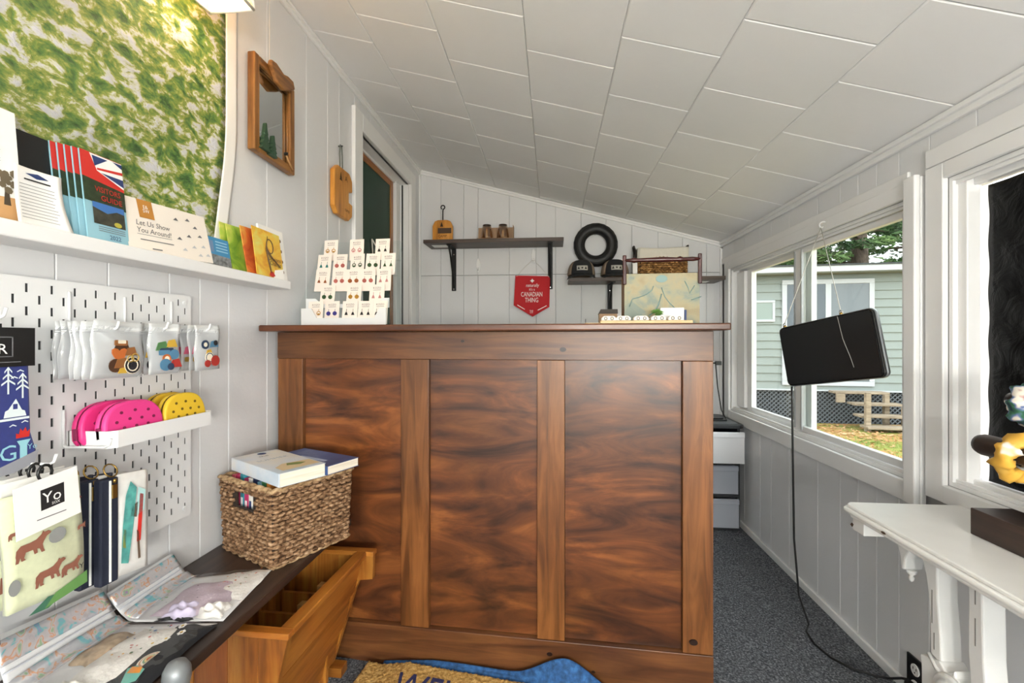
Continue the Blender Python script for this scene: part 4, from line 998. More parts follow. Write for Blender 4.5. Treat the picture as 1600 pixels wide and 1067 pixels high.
obj('header_card', MB().box(-.05,.046,-.0155,-.0125,.166,.226), mat('black_card','#131314',.4), t); obj('header_card_back', MB().box(-.05,.046,.0105,.0125,.166,.226), mat('black_card','#131314',.4), t); obj('hanger_tab', MB().box(-.05,.012,-.002,.0,.226,.232), mat('black_card','#131314',.4), t)
for (a, b) in (((-.02,.181),(.016,.181)),((.0145,.181),(.016,.212)),((-.02,.2105),(.016,.212))): obj('header_frame_line', MB().box(a[0],b[0],-.0162,-.0157,a[1],max(b[1],a[1]+.0013)), GREYINK, t)
lettering(t, 'R', .002, .186, .022, WHITEINK, -.0163); obj('header_frame_line', MB().box(-.03,.026,-.0162,-.0157,.1725,.1738), GREYINK, t)

# bear socks -----------------------------------------------------------
SAGE = mat('sage_cream_knit', '#c6cbaa', .85, noise=.05, nscale=120, sheen=.2); BEARB = mat('brown_bear_print', '#8a5644', .85); FOREST = mat('grey_rock_print', '#8b8d8b', .85); LEAFG = mat('leaf_green_knit', '#5f8d4b', .85); DKG = mat('dark_green_knit','#3a6b54',.85)
BEAR = [(-1,-.15),(-.95,.2),(-.7,.42),(-.2,.40),(.15,.45),(.45,.66),(.55,.85),(.65,.72),(.85,.75),(1.0,.62),(.98,.52),(.75,.42),(.6,.2),(.5,.0),(.55,-.3),(.62,-.5),(.42,-.5),(.32,-.2),(.18,-.15),(.2,-.42),(.02,-.44),(-.05,-.12),(-.45,-.1),(-.55,-.4),(-.45,-.55),(-.7,-.55),(-.75,-.3),(-.85,-.6),(-1.02,-.58),(-.98,-.3)]
def bear_sock(label, y0, y1, out, full, tilt):
    t = thing('bear_sock_pair', label, 'socks', LW((y0+y1)/2, .692, out), 90, 'bear patterned socks on one hook', ry=tilt)
    w = (y1-y0)/2
    obj('sock', MB().slab(8, 14, lambda u, v: (-w+2*w*u+.003*math.sin(5*v), -.006-.003*math.sin(math.pi*u)+.002*math.sin(7*u+4*v), .012*(1-u)*(1-v)+.185*v), .008), SAGE, t)
    f = -.0118
    if full:
        for (cx, cz, r) in ((-.022,.098,.024),(.0,.046,.022),(.032,.040,.017),(.0,.145,.016),(.034,.140,.016),(.05,.10,.008),(-.044,.128,.010)):
            decal(t, [(max(-w,min(w,cx+r*p[0])), cz+r*p[1]) for p in BEAR], f, BEARB, 'knit_bear')
        decal(t, circle(.012,.102,.013,.012), f+.0006, FOREST, 'knit_rock'); decal(t, circle(-.048,.05,.008,.012), f+.0006, FOREST, 'knit_rock')
        decal(t, [(-w*.2,-.004),(w,.002),(w,.022),(w*.1,.012)], f-.0002, LEAFG, 'green_toe'); decal(t, [(-w*.6,-.002),(-w*.1,-.006),(w*.4,.006),(-w*.1,.012)], f-.0001, DKG, 'green_toe')
        lettering(t, 'Y', .046, .03, .012, INK, f-.0003)
        obj('header_card', MB().hexa([(-.045,-.0135,.118),(.047,-.0135,.124),(.047,-.0125,.124),(-.045,-.0125,.118),(-.047,-.0135,.196),(.043,-.0135,.204),(.043,-.0125,.204),(-.047,-.0125,.196)]), WHITEP, t)
        decal(t, [(-.012,.150),(.022,.152),(.022,.184),(-.012,.182)], -.0138, INK, 'logo_square'); lettering(t, 'Yo', .004, .160, .024, WHITEINK, -.0141); lettering(t, 'SOX', .009, .1545, .006, WHITEINK, -.0141)
        obj('print_line', MB().box(-.018,.024,-.0139,-.0137,.137,.1385), GREYINK, t)
    else:
        for cz in (.05,.10,.15): decal(t, [(-w+.002,cz-.012),(-w+.02,cz-.01),(-w+.018,cz+.014),(-w+.003,cz+.012)], f, BEARB if cz != .1 else FOREST, 'knit_patch')
        obj('header_card', MB().box(-w+.002,w,-.0135,-.0125,.15,.2), WHITEP, t)
    obj('hanger', MB().tube([(.0+.010*math.cos(R(a)), -.008, .206+.012*math.sin(R(a))) for a in range(-30,300,30)], .0022, 6), BLACK, t)
bear_sock('bear patterned sock pair, hindmost on its pegboard hook', .600, .70, .065, False, 0); bear_sock('bear patterned sock pair, second from the pegboard', .598, .70, .085, False, 1); bear_sock('bear patterned sock pair just behind the front pair', .597, .70, .105, False, 0); bear_sock('front sock pair with brown bears on sage under a white header card', .596, .705, .128, True, -2)
t = thing('dark_sock', 'dark navy sock toe hanging below the bear socks at the photo edge', 'sock', LW(.575,.64,.11), 90)
obj('sock', MB().slab(6, 10, lambda u, v: (-.03+.058*u-.02*v, .004*math.sin(4*u), .015*u*(1-v)+.24*v), .01), mat('dark_navy_knit','#171c2c',.85), t)

# zip pouches ----------------------------------------------------------
ZN = mat('navy_zip_tape', '#141a2e', .7); ZB = mat('pale_canvas', '#d9d7d4', .8, noise=.05, nscale=60)
def zip_pouch(label, y, out, w, rz, body, prints, z0=.66):
    t = thing('zip_pouch', label, 'pouch', LW(y, z0, out), 90+rz, 'zip pouches on one hook')
    obj('body', MB().slab(8, 12, lambda u, v: (.016+u*w, -.006-.004*math.sin(math.pi*u)*math.sin(math.pi*v), .004+.19*v-.006*u), .011), body, t)
    obj('zip_tape', MB().box(-.016,.016,-.010,.006,0,.192), ZN, t, bevel=.003); obj('zip_teeth', MB().box(-.0015,.0015,-.012,-.0102,.004,.188), WHITEP, t)
    obj('zip_pull', MB().box(.002,.010,-.0145,-.0122,.155,.180).tube([(.006,-.013,.183),(.006,-.014,.19)], .003, 6), BRASS, t)
    for (poly, mt) in prints: decal(t, [(.016+a*w, b*.19) for a, b in poly], -.0116, mt)
    obj('key_ring', MB().tube([(.006+.011*math.cos(q*.5236), -.004+.006*math.sin(q*.5236), .205+.011*math.sin(q*.5236)) for q in range(12)], .0014, 6, closed=True), BRASS, t)
    obj('loop', MB().tube([(.006,-.002,.186),(.006,-.003,.20)], .004, 6), ZN, t)
    return t
TEAL = mat('teal_watercolour', '#4f9c96', .8, noise=.3, nscale=70); PALET = mat('pale_teal_watercolour', '#a9cfcf', .8)
zip_pouch('dark zip pouch with a pale blue tag behind the others', .736, .062, .055, -8, ZN, [([(.0,.5),(.5,.5),(.5,.75),(.2,.75)], mat('pale_blue_tag','#b8ccd8',.7))])
zip_pouch('zip pouch with navy tape, between the dark one and the front one', .748, .088, .055, -8, ZB, [])
zip_pouch('front zip pouch printed with a red canoe paddler on teal', .762, .112, .058, -6, ZB, [([(.05,.15),(.28,.12),(.45,.5),(.55,.85),(.35,.93),(.2,.8),(.1,.5)], TEAL),([(.5,.55),(.8,.6),(.85,.8),(.6,.85)], PALET),([(.55,.3),(.68,.3),(.78,.76),(.66,.78)], REDINK),([(.35,.58),(.55,.55),(.6,.7),(.42,.68)], mat('paddler_brown','#5d4b3c',.8)),([(.6,.12),(.68,.12),(.62,.4),(.55,.42)], mat('paddler_brown','#5d4b3c',.8)),([(.1,.3),(.2,.28),(.22,.45),(.14,.48)], mat('leaf_yellow','#a8a94c',.8))])

# ================================================================== BENCH, CRATE, BASKET
BZ = .533
bench = thing('wall_bench', 'long dark wooden bench top along the left wall under the pegboard', 'bench', (XL, 0, 0), 0)
obj('bench_top', MB().box(.001,.285,-.9,1.405,BZ-.022,BZ), ramp_mat('dark_walnut_y', [(.25,'#1d1411'),(.5,'#33241d'),(.75,'#46332a')], scale=5, stretch=(9,.6,9), distort=.4, rough=.4, detail=7), bench, bevel=.003)
for y in (-.85,.55,1.38): obj('leg_panel', MB().box(.002,.055,y-.012,y+.012,floor_z(XL)+.001,BZ-.0225), DARKWOOD, bench)
CRX, CRY = -.70, 1.15
cz0 = floor_z(CRX)
cr = thing('pine_crate', 'orange varnished pine trough crate with slatted slanting front beside the counter', 'crate', (CRX, CRY, 0), -2)
TOPZ = .45
OPY = ramp_mat('varnished_pine_long', [(.25,'#6b3712'),(.45,'#995a20'),(.62,'#ac6f2c'),(.8,'#824819')], scale=5, stretch=(7,.7,7), distort=.7, rough=.33, blotch=(4,.72,1.15), rand=True, detail=7)
YA, YBk = -.20, .212
bzf = cz0+.012
def frontx(z): return .125-(.45-z)/.37*.115        # slanting front, local x at height z
# front planks (outer face), each its own board
for (za, zb) in ((.334,.445),(.226,.323),(.115,.215)):
    m = MB(); xa, xb = frontx(za)+.004, frontx(zb)-.004
    m.hexa([(xa-.018,YA+.02,za),(xa,YA+.02,za),(xa,YBk-.02,za),(xa-.018,YBk-.02,za),(xb-.018,YA+.02,zb),(xb,YA+.02,zb),(xb,YBk-.02,zb),(xb-.018,YBk-.02,zb)])
    obj('plank', m, OPY, cr, bevel=.004)
obj('top_rail', MB().box(.100,.132,YA+.0205,YBk-.0205,.4455,.462), OPY, cr, bevel=.003)
# near end: upright boards
cuts = [-.185,-.10,-.005,.06,None]
for i, (a, b) in enumerate(((-.185,-.095),(-.094,-.012),(-.011,.062))):
    DK = ramp_mat('varnished_pine_dark_upright', [(.25,'#4d240d'),(.5,'#7d4317'),(.75,'#935622')], scale=5, stretch=(8,8,.7), distort=.5, rough=.33, rand=True, detail=7)
    obj('end_board', MB().box(a,b,YA,YA+.0195,bzf,TOPZ), DK if i == 1 else ORANGE_PINE_Z, cr, bevel=.0015)
obj('end_board', MB().prism([(.0625,bzf),(frontx(bzf)+.012 if frontx(bzf)+.012 > .07 else .07,bzf),(.07,.2),(.132,TOPZ),(.0625,TOPZ)], YA, YA+.0195), ORANGE_PINE_Z, cr, bevel=.0015)
obj('end_cap', MB().box(-.185,.136,YA-.004,YA+.02,TOPZ+.0005,TOPZ+.014), ORANGE_PINE_Y, cr, bevel=.002)
ear = [(-.185,bzf+.02),(-.01,bzf+.02),(.02,bzf+.02),(.05,.2),(.095,.345),(.108,.372),(.150,.378),(.152,.448),(-.185,.448)]
obj('end_board', MB().prism(ear, YBk-.0195, YBk), ORANGE_PINE_Z, cr, bevel=.0015); obj('end_cap', MB().box(-.185,.154,YBk-.024,YBk+.004,.4485,.462), ORANGE_PINE_Y, cr, bevel=.002)
obj('foot', MB().box(-.005,.055,YBk-.03,YBk+.01,floor_z(CRX+.05)+.002,floor_z(CRX)+.028), ORANGE_PINE_Y, cr, bevel=.002); obj('foot', MB().box(-.005,.055,YA-.01,YA+.03,floor_z(CRX+.05)+.002,floor_z(CRX)+.0115), ORANGE_PINE_Y, cr, bevel=.002)
# back boards and battens inside
for i, (a, b) in enumerate(((YA+.0205,-.10),(-.099,-.0),(.001,.10),(.101,YBk-.0205))): obj('back_board', MB().box(-.15,-.138,a,b,bzf,.44), ORANGE_PINE_Z, cr)
for y in (-.10,0.0,.10): obj('batten', MB().box(-.1375,-.112,y-.015,y+.015,bzf+.02,.44), ORANGE_PINE_Z, cr, bevel=.002)
obj('floor_board', MB().box(-.1375,-.02,YA+.0205,YBk-.0205,bzf,bzf+.012), OPY, cr)
for y in (.03,.13): obj('divider', MB().box(-.10,.04,y-.005,y+.005,bzf+.013,.36), ORANGE_PINE_Z, cr)
for y in (.055,.155): obj('divider_cleat', MB().box(.0,.05,y-.012,y+.012,.28,.375), mat('pale_pine_cleat','#b98b52',.5), cr)

# grey rounded post in front of the bench
gp = thing('grey_post', 'grey rounded metal post end under the front clothes bag', 'post', (-.618,.70,floor_z(-.618)), 0)
obj('post', MB().lathe([(.03,.0),(.03,.004),(.018,.008),(.018,.46),(.021,.475),(.020,.488),(.014,.499),(.0,.503)], 18), mat('brushed_grey','#7f8386',.4,metal=.4), gp)

# wicker basket ---------------------------------------------------------
BKC = (-.742,1.222); BKR = 64
bk = thing('wicker_basket', 'woven seagrass basket full of paperback books on the dark bench', 'basket', (BKC[0],BKC[1],BZ+.001), BKR)
BA, BB, BH = .112, .113, .195
def flare(z): return 1+.06*z/BH
INNER = mat('dark_basket_core', '#2b1d13', .9)
def wallq(mm, ax, s_, u0, u1, z0, z1):
    # backing wall patch on one side: ax 'x' -> wall at x=s*BA spanning y ; 'y' -> wall at y=s*BB spanning x
    P = []
    for (u, z) in ((u0,z0),(u1,z0),(u1,z1),(u0,z1)):
        f_ = flare(z); P.append((s_*BA*f_*.975, u*f_, z) if ax == 'x' else (u*f_, s_*BB*f_*.975, z))
    mm.add(P, [(0,1,2,3)])
m = MB()
HOLE = (-.032,.042,.132,.172)
wallq(m,'x',1,-BB,BB,0,BH); wallq(m,'y',1,-BA,BA,0,BH); wallq(m,'y',-1,-BA,BA,0,BH)
for (u0,u1,z0,z1) in ((-BB,BB,0,HOLE[2]),(-BB,BB,HOLE[3],BH),(-BB,HOLE[0],HOLE[2],HOLE[3]),(HOLE[1],BB,HOLE[2],HOLE[3])): wallq(m,'x',-1,u0,u1,z0,z1)
m.add([(-BA,-BB,.002),(BA,-BB,.002),(BA,BB,.002),(-BA,BB,.002)], [(0,1,2,3)])
obj('core', m, INNER, bk, solid=.004)
SEAG = ramp_mat('seagrass_strand', [(.28,'#33210f'),(.43,'#684a31'),(.55,'#8f6f52'),(.72,'#b99c7e')], scale=120, stretch=(.6,.6,1.6), detail=3, rough=.75, spec=.3)
wv = MB(); rng = random.Random(5)
per = [('y',-1),('x',1),('y',1),('x',-1)]
rows = 17
for r_ in range(rows):
    z = .008+(BH-.014)*r_/(rows-1)
    for (ax, s_) in per:
        half = BA if ax == 'y' else BB; n = 11; st = 2*half/n
        for i in range(-1, n+1):
            u0 = -half+st*(i+(.5 if r_ % 2 else 0)); u1 = u0+st*1.15
            u0, u1 = max(u0,-half), min(u1,half)
            if u1-u0 < st*.3: continue
            if ax == 'x' and s_ < 0 and HOLE[2]-.004 < z < HOLE[3]+.004 and u1 > HOLE[0] and u0 < HOLE[1]: continue
            f_ = flare(z); pts = []
            for q in range(5):
                k = q/4; u = (u0+(u1-u0)*k)*f_; o_ = .0035*math.sin(math.pi*k)-.0015+rng.uniform(-.0006,.0006); zz = z+rng.uniform(-.0012,.0012)+.003*(k-.5)*(1 if r_ % 2 else -1)
                pts.append((u, s_*(BB*f_+o_), zz) if ax == 'y' else (s_*(BA*f_+o_), u, zz))
            wv.tube(pts, [.0035,.0058,.0062,.0058,.0035], 6)
o = obj('weave', wv, SEAG, bk); o['kind'] = 'stuff'
f_ = flare(BH)
c4 = [(-BA*f_,-BB*f_),(BA*f_,-BB*f_),(BA*f_,BB*f_),(-BA*f_,BB*f_)]
for nm_, zz, rr in (('rim',BH+.001,.0075),('base_rope',.004,.006)):
    k_ = flare(zz); rim = MB()
    for tw in range(2):
        pts = []
        for (ax_, ay_), (bx_, by_) in zip(c4, c4[1:]+c4[:1]):
            for q in range(26):
                k = q/26; px_, py_ = (ax_+(bx_-ax_)*k)/f_*k_, (ay_+(by_-ay_)*k)/f_*k_
                ph = (len(pts))*.85+tw*math.pi; n_ = Vector((px_, py_, 0)).normalized()
                pts.append((px_+n_.x*.0035*math.cos(ph), py_+n_.y*.0035*math.cos(ph), zz+.0035*math.sin(ph)))
        rim.tube(pts, rr*.72, 6, closed=True)
    o = obj(nm_, rim, ramp_mat('seagrass_rim', [(.3,'#6b4f33'),(.5,'#a4855f'),(.7,'#c3a884')], scale=60, detail=3, rough=.75), bk); o['kind'] = 'stuff'

def book(label, loc, rz, l, w_, th, cover, rx=0, ry=0, name='paperback_book', group=None, base=None):
    """lies flat: spine along local y at x=0"""
    t = thing(name, label, 'book', loc, rz, group, rx=rx, ry=ry)
    obj('pages', MB().box(.003,w_-.002,.002,l-.002,.0012,th-.0012), PAGES, t)
    m_ = MB().box(0,w_,0,l,0,.001).box(0,w_,0,l,th-.001,th).box(-.001,.002,0,l,.001,th-.001)
    obj('cover', m_, cover, t, bevel=.0006)
    return t
# books standing in the basket
bcols = ['#d0566a','#c2355f','#3d8f9e','#c23a6e','#e6e3dc','#1f2a4a','#7fb4c9','#3f7a4c','#d98a3a']
blab = ['coral pink','crimson','teal','magenta','white','dark navy','pale blue','green','orange']
cb, sb = math.cos(R(BKR)), math.sin(R(BKR))
def bl(x, y, z): return (BKC[0]+x*cb-y*sb, BKC[1]+x*sb+y*cb, BZ+.001+z)
for i in range(9):
    y = .085-i*.0205
    hgt = .196+.004*((i*7) % 3)
    t = thing('paperback_book', '%s paperback standing upright inside the wicker basket' % blab[i], 'book', bl(-.098, y, .004), BKR, 'books standing in the basket')
    cv = mat('cover_'+blab[i].replace(' ','_'), bcols[i], .45)
    obj('cover', MB().box(0,.13,0,.001,0,hgt).box(0,.13,.016,.017,0,hgt).box(-.001,.0012,.001,.016,0,hgt), cv, t)
    obj('pages', MB().box(.003,.127,.0012,.0158,.002,hgt-.003), PAGES, t)
    obj('spine_mark', MB().box(-.0016,-.0011,.004,.013,hgt*.3,hgt*.7), WHITEINK if i != 4 else BLUEINK, t)
SEA = ramp_mat('seaside_cover', [(.35,'#b9cfe2'),(.5,'#d6dde6'),(.65,'#e9e2d3')], scale=5, rough=.35)
A = Vector((-.905,1.205)); B_ = Vector((-.668,1.062)); Cc = Vector((-.590,1.155))
rz_ = math.degrees(math.atan2((A-B_).y, (A-B_).x))-90
tb = book('open topped white and pale blue seaside paperback lying across the basket', (B_.x, B_.y, BZ+.001+BH+.012), rz_, .262, .125, .034, SEA, rx=0, ry=0)
lettering(tb, 'the', .06, .2, .02, GREYINK, 0, fn=lambda p: (p[0], p[2], .0345)) ; lettering(tb, 'SUMMER', .062, .15, .022, mat('pale_ink','#a9b4c2',.6), 0, fn=lambda p: (p[0], p[2], .0345))
obj('cover_emblem', MB().add([(.07+.012*math.cos(q*.449), .238+.012*math.sin(q*.449), .0346) for q in range(14)], [tuple(range(14))]), BLUEINK, tb)
obj('cover_picture', MB().add([(.02,.02,.0345),(.12,.02,.0345),(.12,.075,.0345),(.05,.085,.0345),(.02,.06,.0345)], [(0,1,2,3,4)]), mat('sand_print','#d9c39b',.5), tb); obj('cover_plant', MB().add([(.05,.06,.0348),(.08,.045,.0348),(.10,.055,.0348),(.085,.07,.0348),(.06,.08,.0348)], [(0,1,2,3,4)]), mat('palm_print','#7a8a4c',.5), tb)
D0 = Vector((-.585,1.170)); 
t2 = book('navy and blue paperback lying behind the seaside one on the basket', (-.600,1.170,BZ+.001+BH+.012), rz_+8, .235, .11, .024, ramp_mat('blue_cover', [(.35,'#2d4474'),(.55,'#4a679c'),(.7,'#7f97bb')], scale=6, rough=.35))
obj('cover_title', MB().add([(.03,.05,.0246),(.045,.05,.0246),(.045,.16,.0246),(.03,.16,.0246)], [(0,1,2,3)]), mat('pale_title','#a9b9d4',.5), t2)

# zip bags of baby clothes ----------------------------------------------
FILM = clear_mat('clear_zip_film', '#fdfdfd', .16, .10, .03, '#f2f2f4', edge=.25)
HOLO = ramp_mat('holographic_foil', [(.30,'#9fb0d6'),(.37,'#7fd0d6'),(.41,'#c9cbd2'),(.50,'#d3d4da'),(.555,'#d8d8dd'),(.59,'#e8a87c'),(.63,'#d9dade'),(.68,'#a7cfa0'),(.76,'#b08fc8')], scale=42, detail=2, distort=.5, rough=.2, metal=.45)
def clothes_bag(label, c4, seed, builder):
    # c4: wall left, wall right, front right, front left corners (x, y, z)
    t = thing('clothes_bag', label, 'clothes bag', (0,0,0), 0, 'zip bags of baby clothes on the bench')
    P = [Vector(p) for p in c4]
    def S(u, v, up=0):    # u along the wall (+y), v from wall edge (0) to front (1)
        a = P[0].lerp(P[1], u); b = P[3].lerp(P[2], u)
        # rises against the wall for v<.15, lies flat after
        x = a.x+(b.x-a.x)*v; y = a.y+(b.y-a.y)*v
        z = BZ+.002+(a.z-BZ-.002)*max(0, 1-v/.22)**1.5+up
        return (x, y, z)
    puff = lambda u, v: .020*math.sin(math.pi*u)**.5*max(0, math.sin(math.pi*min(1, max(0,(v-.12)/.88))))**.5
    wr = lambda u, v: .0016*math.sin(23*u+11*v+seed)+.0012*math.sin(41*v-17*u+seed)
    obj('bottom_film', MB().grid(16, 20, lambda u, v: S(v, u, .0005)), mat('white_film_back','#dfe0e2',.4), t, solid=.0005)
    obj('top_film', MB().grid(24, 24, lambda u, v: S(v, u, .004+puff(v, u)+wr(u, v))), FILM, t)
    obj('zip_strip', MB().grid(4, 24, lambda u, v: S(v, .02+.07*u, .0055)), HOLO, t, solid=.0006)
    obj('holographic_band', MB().grid(4, 24, lambda u, v: S(v, .15+.12*u, .0075+puff(v, .2)*.6)), HOLO, t, solid=.0004)
    obj('zip_ridge', MB().tube([S(k/12, .115, .0075) for k in range(13)], .0016, 6), mat('grey_zip','#b9bcc6',.3), t)
    builder(t, S)
    return t
def lump(t, S, nm, u0, u1, v0, v1, h, mt, seed, base=.0015, wob=.004):
    rng = random.Random(seed); ph = [rng.uniform(0,6) for _ in range(4)]
    def f(a, b):
        e = math.sin(math.pi*a)**.4*math.sin(math.pi*b)**.4
        u = u0+(u1-u0)*a+.012*math.sin(9*b+ph[0]); v = v0+(v1-v0)*b+.012*math.sin(8*a+ph[1])
        return S(u, v, base+h*e+wob*.5*e*math.sin(14*a+ph[2]+5*b)*math.sin(9*b+ph[3]))
    return obj(nm, MB().grid(18, 18, f), mt, t)
def dots(t, S, u0, u1, v0, v1, up, n, cols, seed, r=.012, nm='printed_motif'):
    rng = random.Random(seed)
    for i in range(n):
        u, v = rng.uniform(u0,u1), rng.uniform(v0,v1); rr = r*rng.uniform(.5,1.1)
        m_ = MB(); k = 6
        m_.add([S(u+rr*math.cos(6.283*q/k)*rng.uniform(.6,1.1), v+rr*math.sin(6.283*q/k)*rng.uniform(.6,1.1), up) for q in range(k)], [tuple(range(k))])
        obj(nm, m_, mat('motif_'+cols[i % len(cols)][1:], cols[i % len(cols)], .8), t)
LIL = mat('lilac_cotton', '#c0afbd', .85, bump=.2, bscale=200); WC = mat('white_cotton', '#e4e1dd', .85, bump=.3, bscale=150); BKC2 = mat('black_cotton', '#1a1b20', .85)
def bA(t, S):
    lump(t, S, 'lilac_sleeper', .08,.78,.32,.88,.014, LIL, 1); lump(t, S, 'lilac_cuff', .02,.30,.44,.70,.017, mat('pale_lilac_cotton','#c9c0da',.85), 2, wob=.012); lump(t, S, 'white_bodysuit', .36,.99,.60,1.0,.011, WC, 3); lump(t, S, 'white_foot', .04,.26,.72,.95,.016, WC, 4, wob=.012); lump(t, S, 'dark_hem', .0,.06,.42,.72,.004, BKC2, 5)
    dots(t, S, .2,.7,.38,.82,.0185,14,['#f0ecec','#5b4a55','#f0ecec'],1,.010); dots(t, S, .5,.9,.66,.95,.0165,26,['#b03a3f','#d98a3a','#c65f6c','#6b7a4c'],2,.012)
    dots(t, S, .3,.9,.16,.36,.012,9,['#bfae9e','#8fb98a','#d9c9c0','#b7a6b0'],3,.02,'folded_garment')
def bB(t, S):
    lump(t, S, 'black_garment', .0,.98,.68,1.02,.012, BKC2, 6); lump(t, S, 'white_sleeper', .10,.92,.42,.82,.016, WC, 7, wob=.008); lump(t, S, 'white_foot', .02,.26,.44,.76,.019, WC, 8, wob=.014); lump(t, S, 'daisy_bodysuit', -.02,.2,.26,.50,.008, WC, 9)
    lump(t, S, 'folded_garment', .42,.86,.22,.46,.010, mat('beige_print','#b09a80',.8,noise=.4,nscale=60), 10)
    dots(t, S, .45,.85,.50,.74,.0205,22,['#c0706a','#5b7396','#6b8a70','#d0a25a','#b05a5a'],5,.014); dots(t, S, .02,.16,.32,.48,.0115,6,['#d9b23a','#e9c24c'],6,.012,'daisy_centre')
    # rainbow patch and daisies on the black garment
    for i, cc in enumerate(('#e6dfd2','#b98a6a','#e6dfd2','#7f9f86','#d9c08a','#b0604a')):
        rr = .075-.011*i; c_ = (.50,.885)
        m_ = MB(); m_.add([S(c_[0]+rr*1.15*math.cos(math.pi*q/12), c_[1]-rr*1.0*math.sin(math.pi*q/12), .0150+.0006*i) for q in range(13)], [tuple(range(13))]); obj('rainbow_arc', m_, mat('rainbow_'+cc[1:], cc, .7), t)
    m_ = MB(); m_.add([S(u, v, .0152) for u, v in ((.26,.90),(.40,.80),(.44,.84),(.42,.93),(.32,.97))], [(0,1,2,3,4)]); obj('rainbow_cloud', m_, mat('teal_patch','#6fb3a8',.7), t)
    m_ = MB(); m_.add([S(u, v, .0158) for u, v in ((.36,.84),(.42,.82),(.43,.90),(.38,.93))], [(0,1,2,3)]); obj('rainbow_stripe', m_, mat('orange_patch','#d98d3c',.7), t)
    for (u, v) in ((.72,.80),(.80,.86),(.66,.74),(.88,.80)):
        for q in range(6):
            a = q*1.047; m_ = MB(); m_.add([S(u+.022*math.cos(a)+.014*math.cos(a+k*1.257), v+.018*math.sin(a)+.011*math.sin(a+k*1.257), .0148) for k in range(5)], [(0,1,2,3,4)]); obj('daisy_petal', m_, WHITEINK, t)
        m_ = MB(); m_.add([S(u+.012*math.cos(q), v+.01*math.sin(q), .0156) for q in range(6)], [tuple(range(6))]); obj('daisy_centre', m_, mat('daisy_yellow','#d9b23a',.7), t)
clothes_bag('rear zip bag with lilac baby sleeper and floral bodysuit, by the basket', [(-.896,.842,.592),(-.896,1.0,.60),(-.692,1.072,BZ),(-.664,.866,BZ)], 1, bA)
clothes_bag('front zip bag with white sleeper and black rainbow garment', [(-.896,.655,.625),(-.896,.832,.607),(-.670,.858,BZ),(-.668,.60,BZ)], 4, bB)
# ================================================================== DOORMAT AND BLUE RUG
BLUERUG = ramp_mat('blue_ribbed_rug', [(.35,'#173a63'),(.55,'#245488'),(.7,'#3568a0')], scale=60, stretch=(1,1,1), detail=4, rough=.85, bump=.4, bdist=.004)
MA = -4.5
rug = thing('blue_rug', 'rumpled blue ribbed rug pushed against the counter under the doormat', 'rug', (-.17,1.382,0), MA)
mc, ms = math.cos(R(MA)), math.sin(R(MA))
def rugfn(u, v):
    x = -.36+u*.75; y = -.30+v*.30
    X = -.17+x*mc-y*ms
    wave = .080*math.exp(-((x-.215)/.10)**2)*max(0,(v-.84)/.16) + .030*math.exp(-((x+.05)/.35)**2)*max(0,(v-.84)/.16)
    rib = .0014*math.sin(v*230+8*math.exp(-((x-.215)/.12)**2))
    if x > .33: y -= (x-.33)*.9*v
    return (x, y-.010*v, floor_z(X)+.004+wave+rib+(.016 if x > -.2 else .016*max(0,(x+.36)/.16))*min(1, v*1.0))
m = MB(); nx, nz = 70, 110
m.grid(nx, nz, rugfn)
obj('pile', m, BLUERUG, rug, solid=.006)
mt_ = thing('doormat', 'coir doormat reading WELCOME in navy on the floor before the counter', 'doormat', (-.577,1.384,0), -5.5)
COIR = ramp_mat('coir_fibre', [(.3,'#8f6a30'),(.5,'#c39a55'),(.7,'#e0bd7c')], scale=120, detail=3, rough=.95, bump=.8, bdist=.006, nrough=.7)
rng = random.Random(9)
MWD, MDP = .70, .42
def mz(x, y):
    X = -.577+x*mc-y*ms
    return floor_z(X)+.008+.020*max(0, min(1, (X+.52)/.08))
jit = {}
def coir(u, v):
    x = u*MWD; y = -MDP+v*MDP
    edge = u in (0,1) or v in (0,1)
    return (x+(0 if not edge else rng.uniform(-.003,.003)), y+(0 if not edge else rng.uniform(-.003,.003)), mz(x, y)+(.006 if edge else .020+rng.uniform(-.0022,.0022)))
m = MB(); m.grid(150, 90, coir); obj('coir_pile', m, COIR, mt_)
m = MB(); m.hexa([(0,-MDP,mz(0,-MDP)),(MWD,-MDP,mz(MWD,-MDP)),(MWD,0,mz(MWD,0)),(0,0,mz(0,0)),(0,-MDP,mz(0,-MDP)+.006),(MWD,-MDP,mz(MWD,-MDP)+.006),(MWD,0,mz(MWD,0)+.006),(0,0,mz(0,0)+.006)]); obj('backing', m, BLACK, mt_)
vs, fs = text_geo('WELCOME', .130, 'CENTER')
m = MB(); m.add([(.352+a*.70, -.140+b, mz(.352+a*.70, -.140+b)+.0222) for a, b, _ in vs], fs)
# thin navy lettering brushed on top of the pile, given thickness
obj('lettering', m, mat('navy_mat_print','#2a2b58',.95,noise=.25,nscale=300), mt_, solid=.003)

# ================================================================== BACK WALL
def BW(x, z, out=0): return (x, YB-out, z)
def bracket(t, x, ztop, zbot, depth):
    b = obj('bracket', MB().box(x-.016,x+.016,-.006,-.0008,zbot,ztop).box(x-.016,x+.016,-depth,-.006,ztop-.006,ztop), BLACKMETAL, t, bevel=.002)
    obj('brace', MB().tube([(x-.004,-depth+.03,ztop-.008),(x-.004,-depth*.55,ztop-.06),(x-.002,-.04,ztop-(ztop-zbot)*.55),(x,-.009,zbot+.02)], .0065, 8), BLACKMETAL, b)
    for z in (zbot+.012, ztop-.04): obj('screw', MB().prism(circle(x,z,.004,n=8), -.008, -.006), STEEL, b)
S1T = 1.754
s1 = thing('wall_shelf', 'upper dark wooden wall shelf on black brackets at the left', 'shelf', BW(0,0), 0)
obj('shelf_board', MB().box(-.838,.072,-.205,-.0008,1.731,S1T), SHELFWOOD, s1, bevel=.002)
